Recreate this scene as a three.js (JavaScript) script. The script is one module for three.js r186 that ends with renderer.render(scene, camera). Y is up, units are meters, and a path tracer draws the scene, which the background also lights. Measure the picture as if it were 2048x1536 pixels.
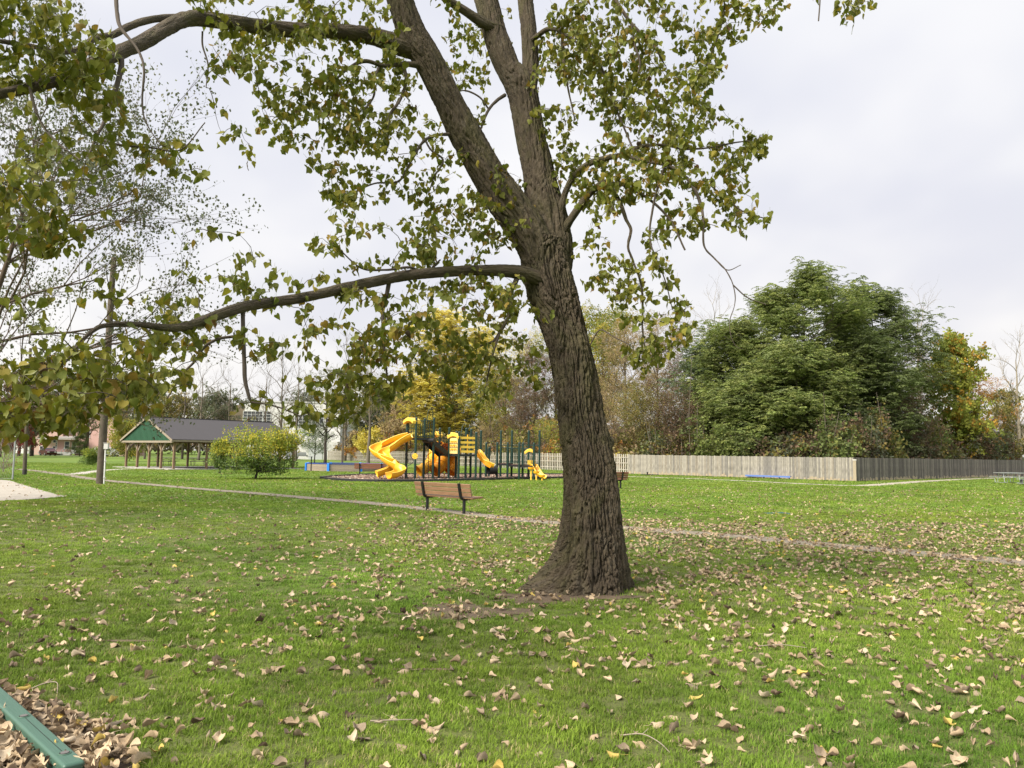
import * as THREE from 'three';
import { mergeGeometries } from 'three/addons/utils/BufferGeometryUtils.js';
import { ImprovedNoise } from 'three/addons/math/ImprovedNoise.js';
import { RoundedBoxGeometry } from 'three/addons/geometries/RoundedBoxGeometry.js';

// ---------------------------------------------------------------- camera, sky, sun, exposure
const scene = new THREE.Scene();
const camera = new THREE.PerspectiveCamera(53.07, 4 / 3, 0.05, 2000);
camera.position.set(0, 1.65, 0);
camera.rotation.order = 'YXZ';
camera.rotation.set(0.09013, 0, 0.01396);          // held a little upward, with a slight tilt of the hand
const renderer = new THREE.WebGLRenderer({ antialias: true });
renderer.setSize(1024, 768);
renderer.toneMapping = THREE.LinearToneMapping;
renderer.toneMappingExposure = 5.2;
renderer.shadowMap.enabled = true;
renderer.shadowMap.type = THREE.PCFSoftShadowMap;

const PN = new ImprovedNoise();
const noise = (x, y, z) => PN.noise(x, y, z);
const fbm = (x, y, z, o = 4) => { let s = 0, a = 0.5; for (let i = 0; i < o; i++) { s += a * noise(x, y, z); x = x * 2.03 + 7.1; y = y * 2.03 + 3.7; z = z * 2.03 + 1.3; a *= 0.5; } return s; };
function rng(seed) { let a = seed >>> 0; return () => { a = (a + 0x6D2B79F5) | 0; let t = Math.imul(a ^ (a >>> 15), 1 | a); t = (t + Math.imul(t ^ (t >>> 7), 61 | t)) ^ t; return ((t ^ (t >>> 14)) >>> 0) / 4294967296; }; }
const lerp = (a, b, t) => a + (b - a) * t, clamp = (v, a, b) => Math.min(b, Math.max(a, v));
const smooth = (a, b, v) => { const t = clamp((v - a) / (b - a), 0, 1); return t * t * (3 - 2 * t); };
const V3 = (x, y, z) => new THREE.Vector3(x, y, z);

{ // an even layer of high cloud, thin lavender-grey patches, warmer low down
  const W = 1024, Hh = 512, d = new Float32Array(W * Hh * 4);
  for (let j = 0; j < Hh; j++) for (let i = 0; i < W; i++) {
    const el = ((j + 0.5) / Hh - 0.5) * Math.PI, az = ((i + 0.5) / W - 0.5) * 2 * Math.PI;
    const x = Math.cos(el) * Math.cos(az), y = Math.sin(el), z = Math.cos(el) * Math.sin(az);
    const yy = Math.max(y, 0), k = 1 / (yy + 0.28);
    const n = fbm(x * k * 1.1 + 3, z * k * 1.1 + 9, 0.7, 5), m = fbm(x * k * 2.6 + 13, z * k * 1.7 + 2, 4.2, 4);
    const cl = smooth(-0.3, 0.3, n + 0.45 * m);
    const low = Math.exp(-yy * 6.5), hz = 0.5 + 0.5 * Math.sin(az * 1 + 1.9);
    let r = lerp(0.685, 0.845, cl), g = lerp(0.705, 0.85, cl), b = lerp(0.795, 0.88, cl);
    const up = 1 + 0.28 * smooth(0.45, 1, yy);
    r = r * up + low * (0.10 + 0.05 * hz); g = g * up + low * (0.065 + 0.03 * hz); b = b * up - low * 0.02;
    const s = 0.216, o = (j * W + i) * 4, below = y < -0.02 ? 0.45 : 1;
    d[o] = r * s * below; d[o + 1] = g * s * below; d[o + 2] = b * s * below; d[o + 3] = 1;
  }
  const sky = new THREE.DataTexture(d, W, Hh, THREE.RGBAFormat, THREE.FloatType);
  sky.mapping = THREE.EquirectangularReflectionMapping; sky.magFilter = THREE.LinearFilter; sky.needsUpdate = true;
  scene.background = sky; scene.environment = sky;
}
const sun = new THREE.DirectionalLight(new THREE.Color(1, 0.93, 0.82), 1.5);
sun.position.set(-58, 74, 30); sun.target.position.set(0, 0, -20);
sun.castShadow = true; sun.shadow.radius = 60; sun.shadow.mapSize.set(4096, 4096);
Object.assign(sun.shadow.camera, { left: -90, right: 90, top: 90, bottom: -90, near: 1, far: 400 });
scene.add(sun, sun.target);

// ---------------------------------------------------------------- helpers
const counts = new Map();
const numbered = (n) => { const k = counts.get(n) || 0; counts.set(n, k + 1); return k ? `${n}_${String(k).padStart(3, '0')}` : n; };
function tag(o, label, category, group, kind) { Object.assign(o.userData, { label, category }); if (group) o.userData.group = group; if (kind) o.userData.kind = kind; return o; }
function thing(name, label, category, pos = [0, 0, 0], turn = 0, group) {
  const g = new THREE.Group(); g.name = numbered(name); g.position.set(...pos); g.rotation.y = turn; scene.add(g); return tag(g, label, category, group);
}
function part(name, geo, mat, parent, kind) { const m = new THREE.Mesh(geo, mat); m.name = name; if (kind) m.userData.kind = kind; m.castShadow = m.receiveShadow = true; parent.add(m); return m; }
function top(name, geo, mat, label, category, group, kind) { const m = part(numbered(name), geo, mat, scene); return tag(m, label, category, group, kind); }
function setting(name, geo, mat, parent = scene) { const m = part(numbered(name), geo, mat, parent); m.userData.kind = 'structure'; return m; }
const RGB = (r, g, b) => new THREE.Color().setRGB(r, g, b);
const std = (c, rough = 0.8, o = {}) => new THREE.MeshStandardMaterial({ color: RGB(...c), roughness: rough, ...o });

function box(w, h, d, x = 0, y = 0, z = 0, rx = 0, ry = 0, rz = 0, bev = 0) {
  const g = bev ? new RoundedBoxGeometry(w, h, d, 1, bev) : new THREE.BoxGeometry(w, h, d);
  if (rx || ry || rz) g.applyMatrix4(new THREE.Matrix4().makeRotationFromEuler(new THREE.Euler(rx, ry, rz)));
  g.translate(x, y, z); const q = g.index ? g : g; return q;
}
const plain = (g) => { const n = g.index ? g.toNonIndexed() : g; for (const k of Object.keys(n.attributes)) if (!['position', 'normal', 'uv'].includes(k)) n.deleteAttribute(k); return n; };
const merge = (list) => mergeGeometries(list.map(plain));
const cyl = (r0, r1, h, x, y, z, seg = 12) => new THREE.CylinderGeometry(r1, r0, h, seg).translate(x, y + h / 2, z);
// a straight bar between two points
function bar(a, b, r, seg = 8, r2 = r) {
  const A = V3(...a), B = V3(...b), L = A.distanceTo(B), g = new THREE.CylinderGeometry(r2, r, L, seg);
  g.applyQuaternion(new THREE.Quaternion().setFromUnitVectors(V3(0, 1, 0), B.clone().sub(A).normalize())); return g.translate((A.x + B.x) / 2, (A.y + B.y) / 2, (A.z + B.z) / 2);
}
function beam(a, b, w, h) { // squared timber between two points
  const A = V3(...a), B = V3(...b), L = A.distanceTo(B), d = B.clone().sub(A).normalize();
  const up = Math.abs(d.y) > 0.98 ? V3(1, 0, 0) : V3(0, 1, 0), s = V3().crossVectors(up, d).normalize(), u = V3().crossVectors(d, s);
  const g = new THREE.BoxGeometry(w, h, L); g.applyMatrix4(new THREE.Matrix4().makeBasis(s, u, d)); return g.translate((A.x + B.x) / 2, (A.y + B.y) / 2, (A.z + B.z) / 2);
}
const pipe = (pts, r, n = 40, seg = 8) => new THREE.TubeGeometry(new THREE.CatmullRomCurve3(pts.map((p) => V3(...p))), n, r, seg);
function sheet(pts, y) { // flat polygon on the ground, pts as [x,z]
  const s = new THREE.Shape(pts.map(([x, z]) => new THREE.Vector2(x, -z))); const g = new THREE.ShapeGeometry(s); g.rotateX(-Math.PI / 2); return g.translate(0, y, 0);
}
function slab(pts, y0, y1) { const s = new THREE.Shape(pts.map(([x, z]) => new THREE.Vector2(x, -z))); const g = new THREE.ExtrudeGeometry(s, { depth: y1 - y0, bevelEnabled: false }); g.rotateX(-Math.PI / 2); return g.translate(0, y0, 0); }
// closed profile swept along points, kept upright
function sweep(pts, prof, n, cap = true) {
  const c = new THREE.CatmullRomCurve3(pts.map((p) => V3(...p))), P = [], N = prof.length, idx = [], uv = [];
  for (let i = 0; i <= n; i++) {
    const p = c.getPoint(i / n), t = c.getTangent(i / n), s = V3().crossVectors(t, V3(0, 1, 0)).normalize(), u = V3().crossVectors(s, t);
    for (const [a, b] of prof) { P.push(p.x + s.x * a + u.x * b, p.y + s.y * a + u.y * b, p.z + s.z * a + u.z * b); uv.push(a, i / n); }
  }
  for (let i = 0; i < n; i++) for (let j = 0; j < N; j++) { const a = i * N + j, b = i * N + (j + 1) % N, d = a + N, e = b + N; idx.push(a, b, e, a, e, d); }
  const g = new THREE.BufferGeometry(); g.setAttribute('position', new THREE.Float32BufferAttribute(P, 3)); g.setAttribute('uv', new THREE.Float32BufferAttribute(uv, 2)); g.setIndex(idx); g.computeVertexNormals(); return g;
}
// computed textures
function tex(size, fn, srgb, rep = [1, 1]) {
  const d = new Uint8Array(size * size * 4);
  for (let j = 0; j < size; j++) for (let i = 0; i < size; i++) { const c = fn(i / size, j / size); const o = (j * size + i) * 4; for (let k = 0; k < 3; k++) d[o + k] = clamp(Math.round((c.length ? c[k] : c) * 255), 0, 255); d[o + 3] = 255; }
  const t = new THREE.DataTexture(d, size, size); t.wrapS = t.wrapT = THREE.RepeatWrapping; t.magFilter = THREE.LinearFilter; t.minFilter = THREE.LinearMipmapLinearFilter; t.generateMipmaps = true; t.repeat.set(...rep);
  if (srgb) t.colorSpace = THREE.SRGBColorSpace; t.needsUpdate = true; return t;
}
// noise that repeats over the unit square
const tileN = (u, v, f, s = 0, o = 4, sx = 1, sy = 1) => { const a = u * 2 * Math.PI, b = v * 2 * Math.PI, k = f / 6.283; return fbm(Math.cos(a) * k * sx + s, Math.sin(a) * k * sx + Math.cos(b) * k * sy + s * 2.3, Math.sin(b) * k * sy + s * 0.7, o); };
const grain = tex(256, (u, v) => 0.8 + 0.45 * tileN(u, v, 30, 3, 4), false);
const woodTex = tex(512, (u, v) => { const n = tileN(u, v, 40, 5, 4, 1.6, 0.12), m = tileN(u, v, 5, 8, 3); const k = 0.8 + 0.55 * n + 0.35 * m; return [k, k * 0.99, k * 0.97]; }, false);
const speckle = tex(512, (u, v) => { const k = 0.82 + 0.5 * tileN(u, v, 60, 2, 4) + 0.3 * tileN(u, v, 6, 9, 3); return [k, k * 0.985, k * 0.96]; }, false);
const withMap = (m, t, bump = 0, bt = t) => { m.map = t; if (bump) { m.bumpMap = bt; m.bumpScale = bump; } return m; };

// a tapering limb through [x,y,z,r] points; rough > 0 raises bark ridges as real relief
function limb(pts, rings, radial, rough = 0, seed = 0, extra = null, r0cap = false) {
  const c = new THREE.CatmullRomCurve3(pts.map((p) => V3(p[0], p[1], p[2])), false, 'centripetal'), n = pts.length - 1, L = c.getLength();
  const P = [], UV = [], idx = []; let prevS = null, s = 0, last = null;
  for (let i = 0; i <= rings; i++) {
    const t = i / rings, p = c.getPoint(t), tg = c.getTangent(t); if (last) s += p.distanceTo(last); last = p.clone();
    const f = t * n, k = Math.min(n - 1, Math.floor(f)), r = lerp(pts[k][3], pts[k + 1][3], smooth(0, 1, f - k) * 0.5 + (f - k) * 0.5);
    let S = prevS ? prevS.clone().addScaledVector(tg, -prevS.dot(tg)) : V3(1, 0, 0).addScaledVector(tg, -tg.x); if (S.lengthSq() < 1e-6) S = V3(0, 0, 1); S.normalize(); prevS = S;
    const U = V3().crossVectors(tg, S);
    for (let j = 0; j <= radial; j++) {
      const a = (j % radial) / radial * 2 * Math.PI, ca = Math.cos(a), sa = Math.sin(a); let rr = r;
      if (extra) rr += extra(a, s, r, p);
      if (rough) rr += bark(ca * lerp(r, rr, 0.5), sa * lerp(r, rr, 0.5), s - (rr - r) * 0.9, seed) * rough * clamp(r / 0.2, 0.25, 1.15);
      P.push(p.x + (S.x * ca + U.x * sa) * rr, p.y + (S.y * ca + U.y * sa) * rr, p.z + (S.z * ca + U.z * sa) * rr);
      UV.push(j / radial * 2 * Math.PI * Math.max(r, 0.02), s);
    }
  }
  const w = radial + 1;
  for (let i = 0; i < rings; i++) for (let j = 0; j < radial; j++) { const a = i * w + j, b = a + 1, d = a + w, e = d + 1; idx.push(a, b, e, a, e, d); }
  const g = new THREE.BufferGeometry(); g.setAttribute('position', new THREE.Float32BufferAttribute(P, 3)); g.setAttribute('uv', new THREE.Float32BufferAttribute(UV, 2)); g.setIndex(idx); g.computeVertexNormals();
  // close the seam's normals
  const N = g.attributes.normal; for (let i = 0; i <= rings; i++) { const a = i * w, b = a + radial, x = N.getX(a) + N.getX(b), y = N.getY(a) + N.getY(b), z = N.getZ(a) + N.getZ(b), l = Math.hypot(x, y, z) || 1; N.setXYZ(a, x / l, y / l, z / l); N.setXYZ(b, x / l, y / l, z / l); }
  return g;
}
// furrowed bark: plates between long interlaced cracks, about -1 .. 0.3
function bark(x, y, s, seed) {
  const wx = 0.05 * noise(x * 5 + seed, y * 5, s * 1.6), wy = 0.05 * noise(x * 5, y * 5 + seed, s * 1.6 + 9);
  const a = noise((x + wx) * 20 + seed, (y + wy) * 20, s * 1.7), b = noise((x + wx) * 38 + 5, (y + wy) * 38 + seed, s * 4.5), c = noise(x * 60, y * 60 + seed, s * 22);
  const fa = smooth(0, 0.17, Math.abs(a)), fb = smooth(0, 0.25, Math.abs(b));
  return (fa - 1) * 0.8 + (fb - 1) * 0.42 + 0.2 * c;
}

// ---------------------------------------------------------------- ground
const TREE = [1.02, -9.35];
const groundY = (x, z) => { const r = Math.hypot(x, z), m = Math.hypot(x - TREE[0], z - TREE[1]); return 0.05 * noise(x * 0.5, 3.1, z * 0.5) * smooth(11.5, 7.5, r) + 0.07 * Math.exp(-m * m / 0.9); };
const inPoly = (x, z, p) => { let c = false; for (let i = 0, j = p.length - 1; i < p.length; j = i++) if ((p[i][1] > z) !== (p[j][1] > z) && x < (p[j][0] - p[i][0]) * (z - p[i][1]) / (p[j][1] - p[i][1]) + p[i][0]) c = !c; return c; };
const segDist = (x, z, p) => { let m = 1e9; for (let i = 0; i + 1 < p.length; i++) { const [ax, az] = p[i], [bx, bz] = p[i + 1], dx = bx - ax, dz = bz - az, t = clamp(((x - ax) * dx + (z - az) * dz) / (dx * dx + dz * dz), 0, 1); m = Math.min(m, Math.hypot(x - ax - dx * t, z - az - dz * t)); } return m; };
const curveXZ = (pts, n) => new THREE.CatmullRomCurve3(pts.map(([x, z]) => V3(x, 0, z)), false, 'centripetal').getPoints(n).map((p) => [p.x, p.z]);
const pathLine = curveXZ([[-36.213,-56.55], [-33.526,-54.108], [-27.602,-47.436], [-24.81,-44.12], [-20.936,-39.518], [-18.106,-36.883], [-13.448,-32.546], [-9.943,-29.626], [-6.944,-26.906], [-4.278,-24.561], [-1.681,-21.702], [-0.26,-19.935], [1.185,-18.472], [3.091,-17.192], [4.872,-15.814], [6.28,-14.4], [7.493,-13.287], [8.49,-12.278], [9.408,-11.062]], 160);
const farPath = curveXZ([[7.039,-61.028], [10.579,-58.791], [13.716,-56.093], [16.239,-52.538], [18.66,-48.277], [20.784,-46.749], [24.291,-50.251], [29.298,-56.099], [37.716,-64.967], [47.176,-73.847], [61.317,-86.351]], 80);
const spurPath = curveXZ([[-26.643,-47.365], [-28.923,-53.867], [-30.304,-59.648], [-30.194,-64.769], [-29.142,-66.664]], 20);
const padPoly = [[-32.206,-38.967], [-27.3,-39.14], [-24.432,-37.758], [-19.793,-31.955], [-16.349,-27.715], [-14.854,-26.017], [-15.095,-24.414], [-15.333,-23.35], [-15.96,-19.4]];
const bedPoly = curveXZ([[-11.306,-46.057], [-10.309,-44.212], [-8.855,-42.715], [-7.134,-42.321], [-5.326,-43.155], [-3.512,-44.867], [-1.564,-47.235], [0.602,-49.965], [2.998,-52.382], [5.245,-54.65], [6.919,-58.355], [5.826,-60.713], [3.082,-60.745], [-0.821,-59.212], [-4.5,-57.367], [-7.922,-55.395], [-9.683,-53.287], [-10.584,-51.007], [-11.14,-48.427], [-11.306,-46.057]], 58).slice(0, -1);
const litterPoly = [[-3.9, -5.15], [-3.15, -5.2], [-2.6, -4.75], [-2.25, -4.55], [-1.95, -4.2], [-1.75, -3.8], [-1.7, -3.3], [-3.9, -3.3]];
const bareSpots = [[[-0.351,-8.17], 0.75, 0.42], [[-0.68,-7.787], 0.5, 0.25], [[0.38,-8.908], 0.62, 0.34], [[0.914,-8.858], 0.5, 0.2], [[-3.243,-6.767], 0.3, 0.035], [[-0.632,-6.026], 0.32, 0.03]];
const bare = (x, z) => { let b = 0; for (const [[cx, cz], a, c] of bareSpots) b = Math.max(b, 1 - Math.hypot((x - cx) / a, (z - cz) / c)); return b + 0.5 * noise(x * 5, 1, z * 5); };
const onLawn = (x, z) => {
  const j = 0.12 * noise(x * 3, 0, z * 3) + 0.1 * noise(x * 9, 4, z * 9);
  if (segDist(x, z, pathLine) < 0.34 + j * 1.9) return false;
  if (z < -40 && segDist(x, z, farPath) < 0.55 + j) return false;
  if (x < -14 && (inPoly(x + j, z + j, padPoly) || segDist(x, z, spurPath) < 0.5)) return false;
  if (z < -40 && inPoly(x, z, bedPoly)) return false;
  if (z > -6 && x < 0 && inPoly(x + j * 1.5, z + j * 1.5, litterPoly)) return false;
  return Math.hypot(x - TREE[0], z - TREE[1]) > 0.36;
};
{
  const P = [], C = [], UV = [], idx = [], A = 260, R = []; for (let r = 1.2; r < 900; r *= r < 30 ? 1.028 : 1.06) R.push(r);
  P.push(0, 0, 0); C.push(1, 1, 1); UV.push(0, 0);
  for (const r of R) for (let i = 0; i < A; i++) {
    const a = i / A * 2 * Math.PI, x = Math.cos(a) * r, z = Math.sin(a) * r; P.push(x, groundY(x, z), z); UV.push(x / 7, z / 7);
    const n = fbm(x * 0.09, 2, z * 0.16, 4), m = fbm(x * 0.5, 7, z * 1.1, 3), s = 1 + 0.5 * n + 0.32 * m, y = fbm(x * 0.05 + 9, 5, z * 0.12, 3);
    C.push(s * (1 + 0.3 * y), s, s * (1 - 0.1 * y));
  }
  for (let i = 0; i < A; i++) idx.push(0, 1 + (i + 1) % A, 1 + i);
  for (let k = 0; k + 1 < R.length; k++) for (let i = 0; i < A; i++) { const a = 1 + k * A + i, b = 1 + k * A + (i + 1) % A, d = a + A, e = b + A; idx.push(a, b, e, a, e, d); }
  const g = new THREE.BufferGeometry(); g.setAttribute('position', new THREE.Float32BufferAttribute(P, 3)); g.setAttribute('color', new THREE.Float32BufferAttribute(C, 3)); g.setAttribute('uv', new THREE.Float32BufferAttribute(UV, 2)); g.setIndex(idx); g.computeVertexNormals();
  const t = tex(1024, (u, v) => { const n = tileN(u, v, 90, 1, 5), m = tileN(u, v, 14, 6, 4), k = 1 + 0.8 * n + 0.5 * m, y = tileN(u, v, 30, 12, 3); return [0.62 * k * (1 + 0.6 * y), 0.7 * k, 0.5 * k]; }, false);
  const gb = tex(512, (u, v) => 0.5 + tileN(u, v, 120, 4, 4), false);
  const m = std([0.175, 0.242, 0.032], 1, { vertexColors: true, map: t, bumpMap: gb, bumpScale: 0.03 });
  setting('ground', g, m);
}
{ // thatch and soil under the nearer blades, darkened to stand in for their shade
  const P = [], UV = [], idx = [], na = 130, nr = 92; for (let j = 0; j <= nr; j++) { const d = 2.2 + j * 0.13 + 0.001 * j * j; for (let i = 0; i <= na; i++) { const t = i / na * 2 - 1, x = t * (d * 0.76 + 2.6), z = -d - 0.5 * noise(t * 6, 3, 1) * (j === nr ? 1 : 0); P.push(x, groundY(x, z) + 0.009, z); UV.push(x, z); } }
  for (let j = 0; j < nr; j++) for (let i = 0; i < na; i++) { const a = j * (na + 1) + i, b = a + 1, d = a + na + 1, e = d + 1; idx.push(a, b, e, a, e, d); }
  const g = new THREE.BufferGeometry(); g.setAttribute('position', new THREE.Float32BufferAttribute(P, 3)); g.setAttribute('uv', new THREE.Float32BufferAttribute(UV, 2)); g.setIndex(idx); g.computeVertexNormals(); setting('shaded_thatch', g, withMap(std([0.105, 0.125, 0.026], 1), speckle, 0.02));
}
// ribbons and sheets laid on the lawn
function ribbon(line, w, y, seed) {
  const P = [], UV = [], idx = []; let s = 0; const K = 6;
  line.forEach(([x, z], i) => {
    const [ax, az] = line[Math.max(0, i - 1)], [bx, bz] = line[Math.min(line.length - 1, i + 1)], l = Math.hypot(bx - ax, bz - az) || 1, nx = -(bz - az) / l, nz = (bx - ax) / l; if (i) s += Math.hypot(x - line[i - 1][0], z - line[i - 1][1]);
    for (let k = 0; k <= K; k++) { const o = (k / K - 0.5) * 2 * w * (1 + 0.14 * noise(x * 2, seed + (k > 3 ? 5 : 0), z * 2)), X = x + nx * o, Z = z + nz * o; P.push(X, groundY(X, Z) + y, Z); UV.push(X / 1.5, Z / 1.5); }
  });
  for (let i = 0; i + 1 < line.length; i++) for (let k = 0; k < K; k++) { const a = i * (K + 1) + k, b = a + 1, d = a + K + 1, e = d + 1; idx.push(a, b, e, a, e, d); }
  const g = new THREE.BufferGeometry(); g.setAttribute('position', new THREE.Float32BufferAttribute(P, 3)); g.setAttribute('uv', new THREE.Float32BufferAttribute(UV, 2)); g.setIndex(idx); g.computeVertexNormals(); return g;
}
const fineLine = curveXZ(pathLine, 420);
const pathMat = withMap(std([0.25, 0.215, 0.165], 0.95), speckle, 0.006);
setting('footpath', ribbon(fineLine, 0.4, 0.02, 1), pathMat);
setting('dirt_path', ribbon(curveXZ(farPath, 160), 0.62, 0.008, 4), withMap(std([0.42, 0.38, 0.31], 0.95), speckle, 0.004));
setting('pavilion_path', ribbon(spurPath, 0.55, 0.009, 7), withMap(std([0.46, 0.43, 0.38], 0.9), speckle));
{ const g = sheet(padPoly, 0.012), p = g.attributes.position, uv = []; for (let i = 0; i < p.count; i++) uv.push(p.getX(i) / 2, p.getZ(i) / 2); g.setAttribute('uv', new THREE.Float32BufferAttribute(uv, 2)); setting('concrete_pad', g, withMap(std([0.42, 0.385, 0.33], 0.9), speckle, 0.003)); }
{ const g = sheet(litterPoly, 0.03), p = g.attributes.position, uv = []; for (let i = 0; i < p.count; i++) uv.push(p.getX(i), p.getZ(i)); g.setAttribute('uv', new THREE.Float32BufferAttribute(uv, 2)); setting('soil_bed', g, withMap(std([0.07, 0.05, 0.035], 1), speckle, 0.02)); }
for (const [[cx, cz], a, c] of bareSpots) {   // trodden earth showing through the grass
  const P = [cx, groundY(cx, cz) + 0.024, cz], idx = [], UV = [cx, cz], n = 40;
  for (let i = 0; i < n; i++) { const t = i / n * 2 * Math.PI, k = 0.85 + 0.7 * noise(Math.cos(t) * 2.5 + cx, 2, Math.sin(t) * 2.5 + cz), x = cx + Math.cos(t) * a * k, z = cz + Math.sin(t) * c * k; P.push(x, groundY(x, z) + 0.015, z); UV.push(x, z); idx.push(0, 1 + (i + 1) % n, 1 + i); }
  const g = new THREE.BufferGeometry(); g.setAttribute('position', new THREE.Float32BufferAttribute(P, 3)); g.setAttribute('uv', new THREE.Float32BufferAttribute(UV, 2)); g.setIndex(idx); g.computeVertexNormals();
  setting('bare_earth', g, withMap(std([0.135, 0.096, 0.062], 1), speckle, 0.015));
}
// ---------------------------------------------------------------- grass blades
function tuftGeo(seed, n, spread, h0, h1, w) {
  const r = rng(seed), P = [], N = [], UV = [], idx = [];
  for (let i = 0; i < n; i++) {
    const a = r() * 6.283, q = Math.sqrt(r()) * spread, x = Math.cos(a) * q, z = Math.sin(a) * q, f = r() * 6.283, lean = 0.15 + r() * 0.75, h = lerp(h0, h1, r()), ww = w * (0.7 + 0.6 * r());
    const dx = Math.cos(f), dz = Math.sin(f), sx = -dz * ww / 2, sz = dx * ww / 2, b = P.length / 3;
    for (const [t, k] of [[0, 1], [0.55, 0.85], [1, 0]]) { const o = lean * h * t * t, y = h * t * (1 - 0.25 * lean * t); if (k) P.push(x + dx * o - sx * k, y, z + dz * o - sz * k, x + dx * o + sx * k, y, z + dz * o + sz * k); else P.push(x + dx * o, y, z + dz * o); }
    idx.push(b, b + 1, b + 3, b, b + 3, b + 2, b + 2, b + 3, b + 4);
  }
  const g = new THREE.BufferGeometry(); g.setAttribute('position', new THREE.Float32BufferAttribute(P, 3)); g.setIndex(idx); g.computeVertexNormals(); return g;
}
const tmpO = new THREE.Object3D();
function scatter(name, geo, mat, list, parent, kind = 'stuff') { // list of {p,q|e,s,c}
  const m = new THREE.InstancedMesh(geo, mat, list.length); m.name = name;
  list.forEach((o, i) => { tmpO.position.set(...o.p); if (o.q) tmpO.quaternion.copy(o.q); else tmpO.rotation.set(...(o.e || [0, 0, 0])); if (Array.isArray(o.s)) tmpO.scale.set(...o.s); else tmpO.scale.setScalar(o.s || 1); tmpO.updateMatrix(); m.setMatrixAt(i, tmpO.matrix); if (o.c) m.setColorAt(i, o.c); });
  m.userData.kind = kind; m.castShadow = m.receiveShadow = true; parent.add(m); return m;
}
const bladeMat = new THREE.MeshPhysicalMaterial({ color: 0xffffff, roughness: 0.92, transmission: 0.3, thickness: 0, specularIntensity: 0.35 });
const greenOf = (x, z, r) => {
  const n = fbm(x * 0.35, 3, z * 0.35, 3), m = noise(x * 2.2, 8, z * 2.2), k = (1 + 0.6 * n + 0.3 * m) * (0.75 + 0.5 * r()), dry = r() < 0.05 + 0.1 * Math.max(0, n) ? 1 : 0, y = clamp(0.5 + 1.2 * fbm(x * 0.2 + 5, 1, z * 0.2, 2) + 0.2 * m, 0, 1);
  return dry ? RGB(0.34 * k, 0.3 * k, 0.13 * k) : RGB(lerp(0.118, 0.21, y) * k, lerp(0.222, 0.272, y) * k, lerp(0.022, 0.032, y) * k);
};
{
  const r = rng(77), near = [tuftGeo(1, 13, 0.035, 0.02, 0.052, 0.0036), tuftGeo(2, 13, 0.035, 0.018, 0.06, 0.0034)], mid = tuftGeo(3, 12, 0.05, 0.022, 0.06, 0.0055), far = tuftGeo(4, 12, 0.1, 0.025, 0.055, 0.011);
  const bands = [[2.6, 6.2, 950, near[0], 1], [2.6, 8.5, 520, near[1], 1.1], [6.2, 13, 430, mid, 1.1], [13, 24, 150, mid, 1.5], [20, 46, 42, far, 1.5], [42, 82, 13, far, 2.6]];
  const lawn = thing('lawn_grass', 'short green mown lawn grass covering the whole park', 'grass'); lawn.userData.kind = 'stuff';
  bands.forEach(([d0, d1, den, geo, sc], bi) => {
    const list = [], w1 = d1 * 0.72 + 2.3, n = Math.round((d1 - d0) * 2 * w1 * den);
    for (let i = 0; i < n; i++) {
      const d = lerp(d0, d1, r()), x = (r() * 2 - 1) * w1; if (Math.abs(x) > d * 0.72 + 2.3) continue; const z = -d;
      if (!onLawn(x, z)) continue; const b = bare(x, z); if (b > 0.12 && r() < 0.86) continue;
      const cl = 0.75 + 0.55 * fbm(x * 1.3, 6, z * 1.3, 3) + 0.25 * noise(x * 5, 2, z * 5); if (r() > 0.55 + 0.6 * cl) continue;
      const s = sc * (0.75 + 0.5 * r()) * clamp(cl + 0.25, 0.6, 1.35);
      list.push({ p: [x, groundY(x, z) - 0.002, z], e: [0.2 * (r() - 0.5), r() * 6.283, 0.2 * (r() - 0.5)], s: [s, s * (sc > 2 ? 0.42 : sc > 1.3 ? 0.66 : 0.82), s], c: greenOf(x, z, r) });
    }
    scatter('grass_blade', geo, bladeMat, list, lawn);
  });
  // a faded line of blue field paint sprayed on the grass
  const c = [7.786,-22.77], bl = []; for (let i = 0; i < 420; i++) { const u = r() * 2 - 1, x = c[0] + u * 0.34 + 0.02 * (r() - 0.5), z = c[1] - u * 0.1 + 0.55 * (r() - 0.5) * (u > 0.55 ? 1 : 0.4); bl.push({ p: [x, 0.004, z], e: [0, r() * 6.28, 0], s: [0.8, 0.75, 0.8], c: r() < (u > 0.5 || u < -0.6 ? 0.75 : 0.3) ? RGB(0.05, 0.16, 0.33) : RGB(0.08, 0.2, 0.13) }); }
  tag(scatter('painted_grass', mid, bladeMat, bl, scene), 'grass blades sprayed with faded blue field paint', 'grass', null, 'stuff');
}
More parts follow.
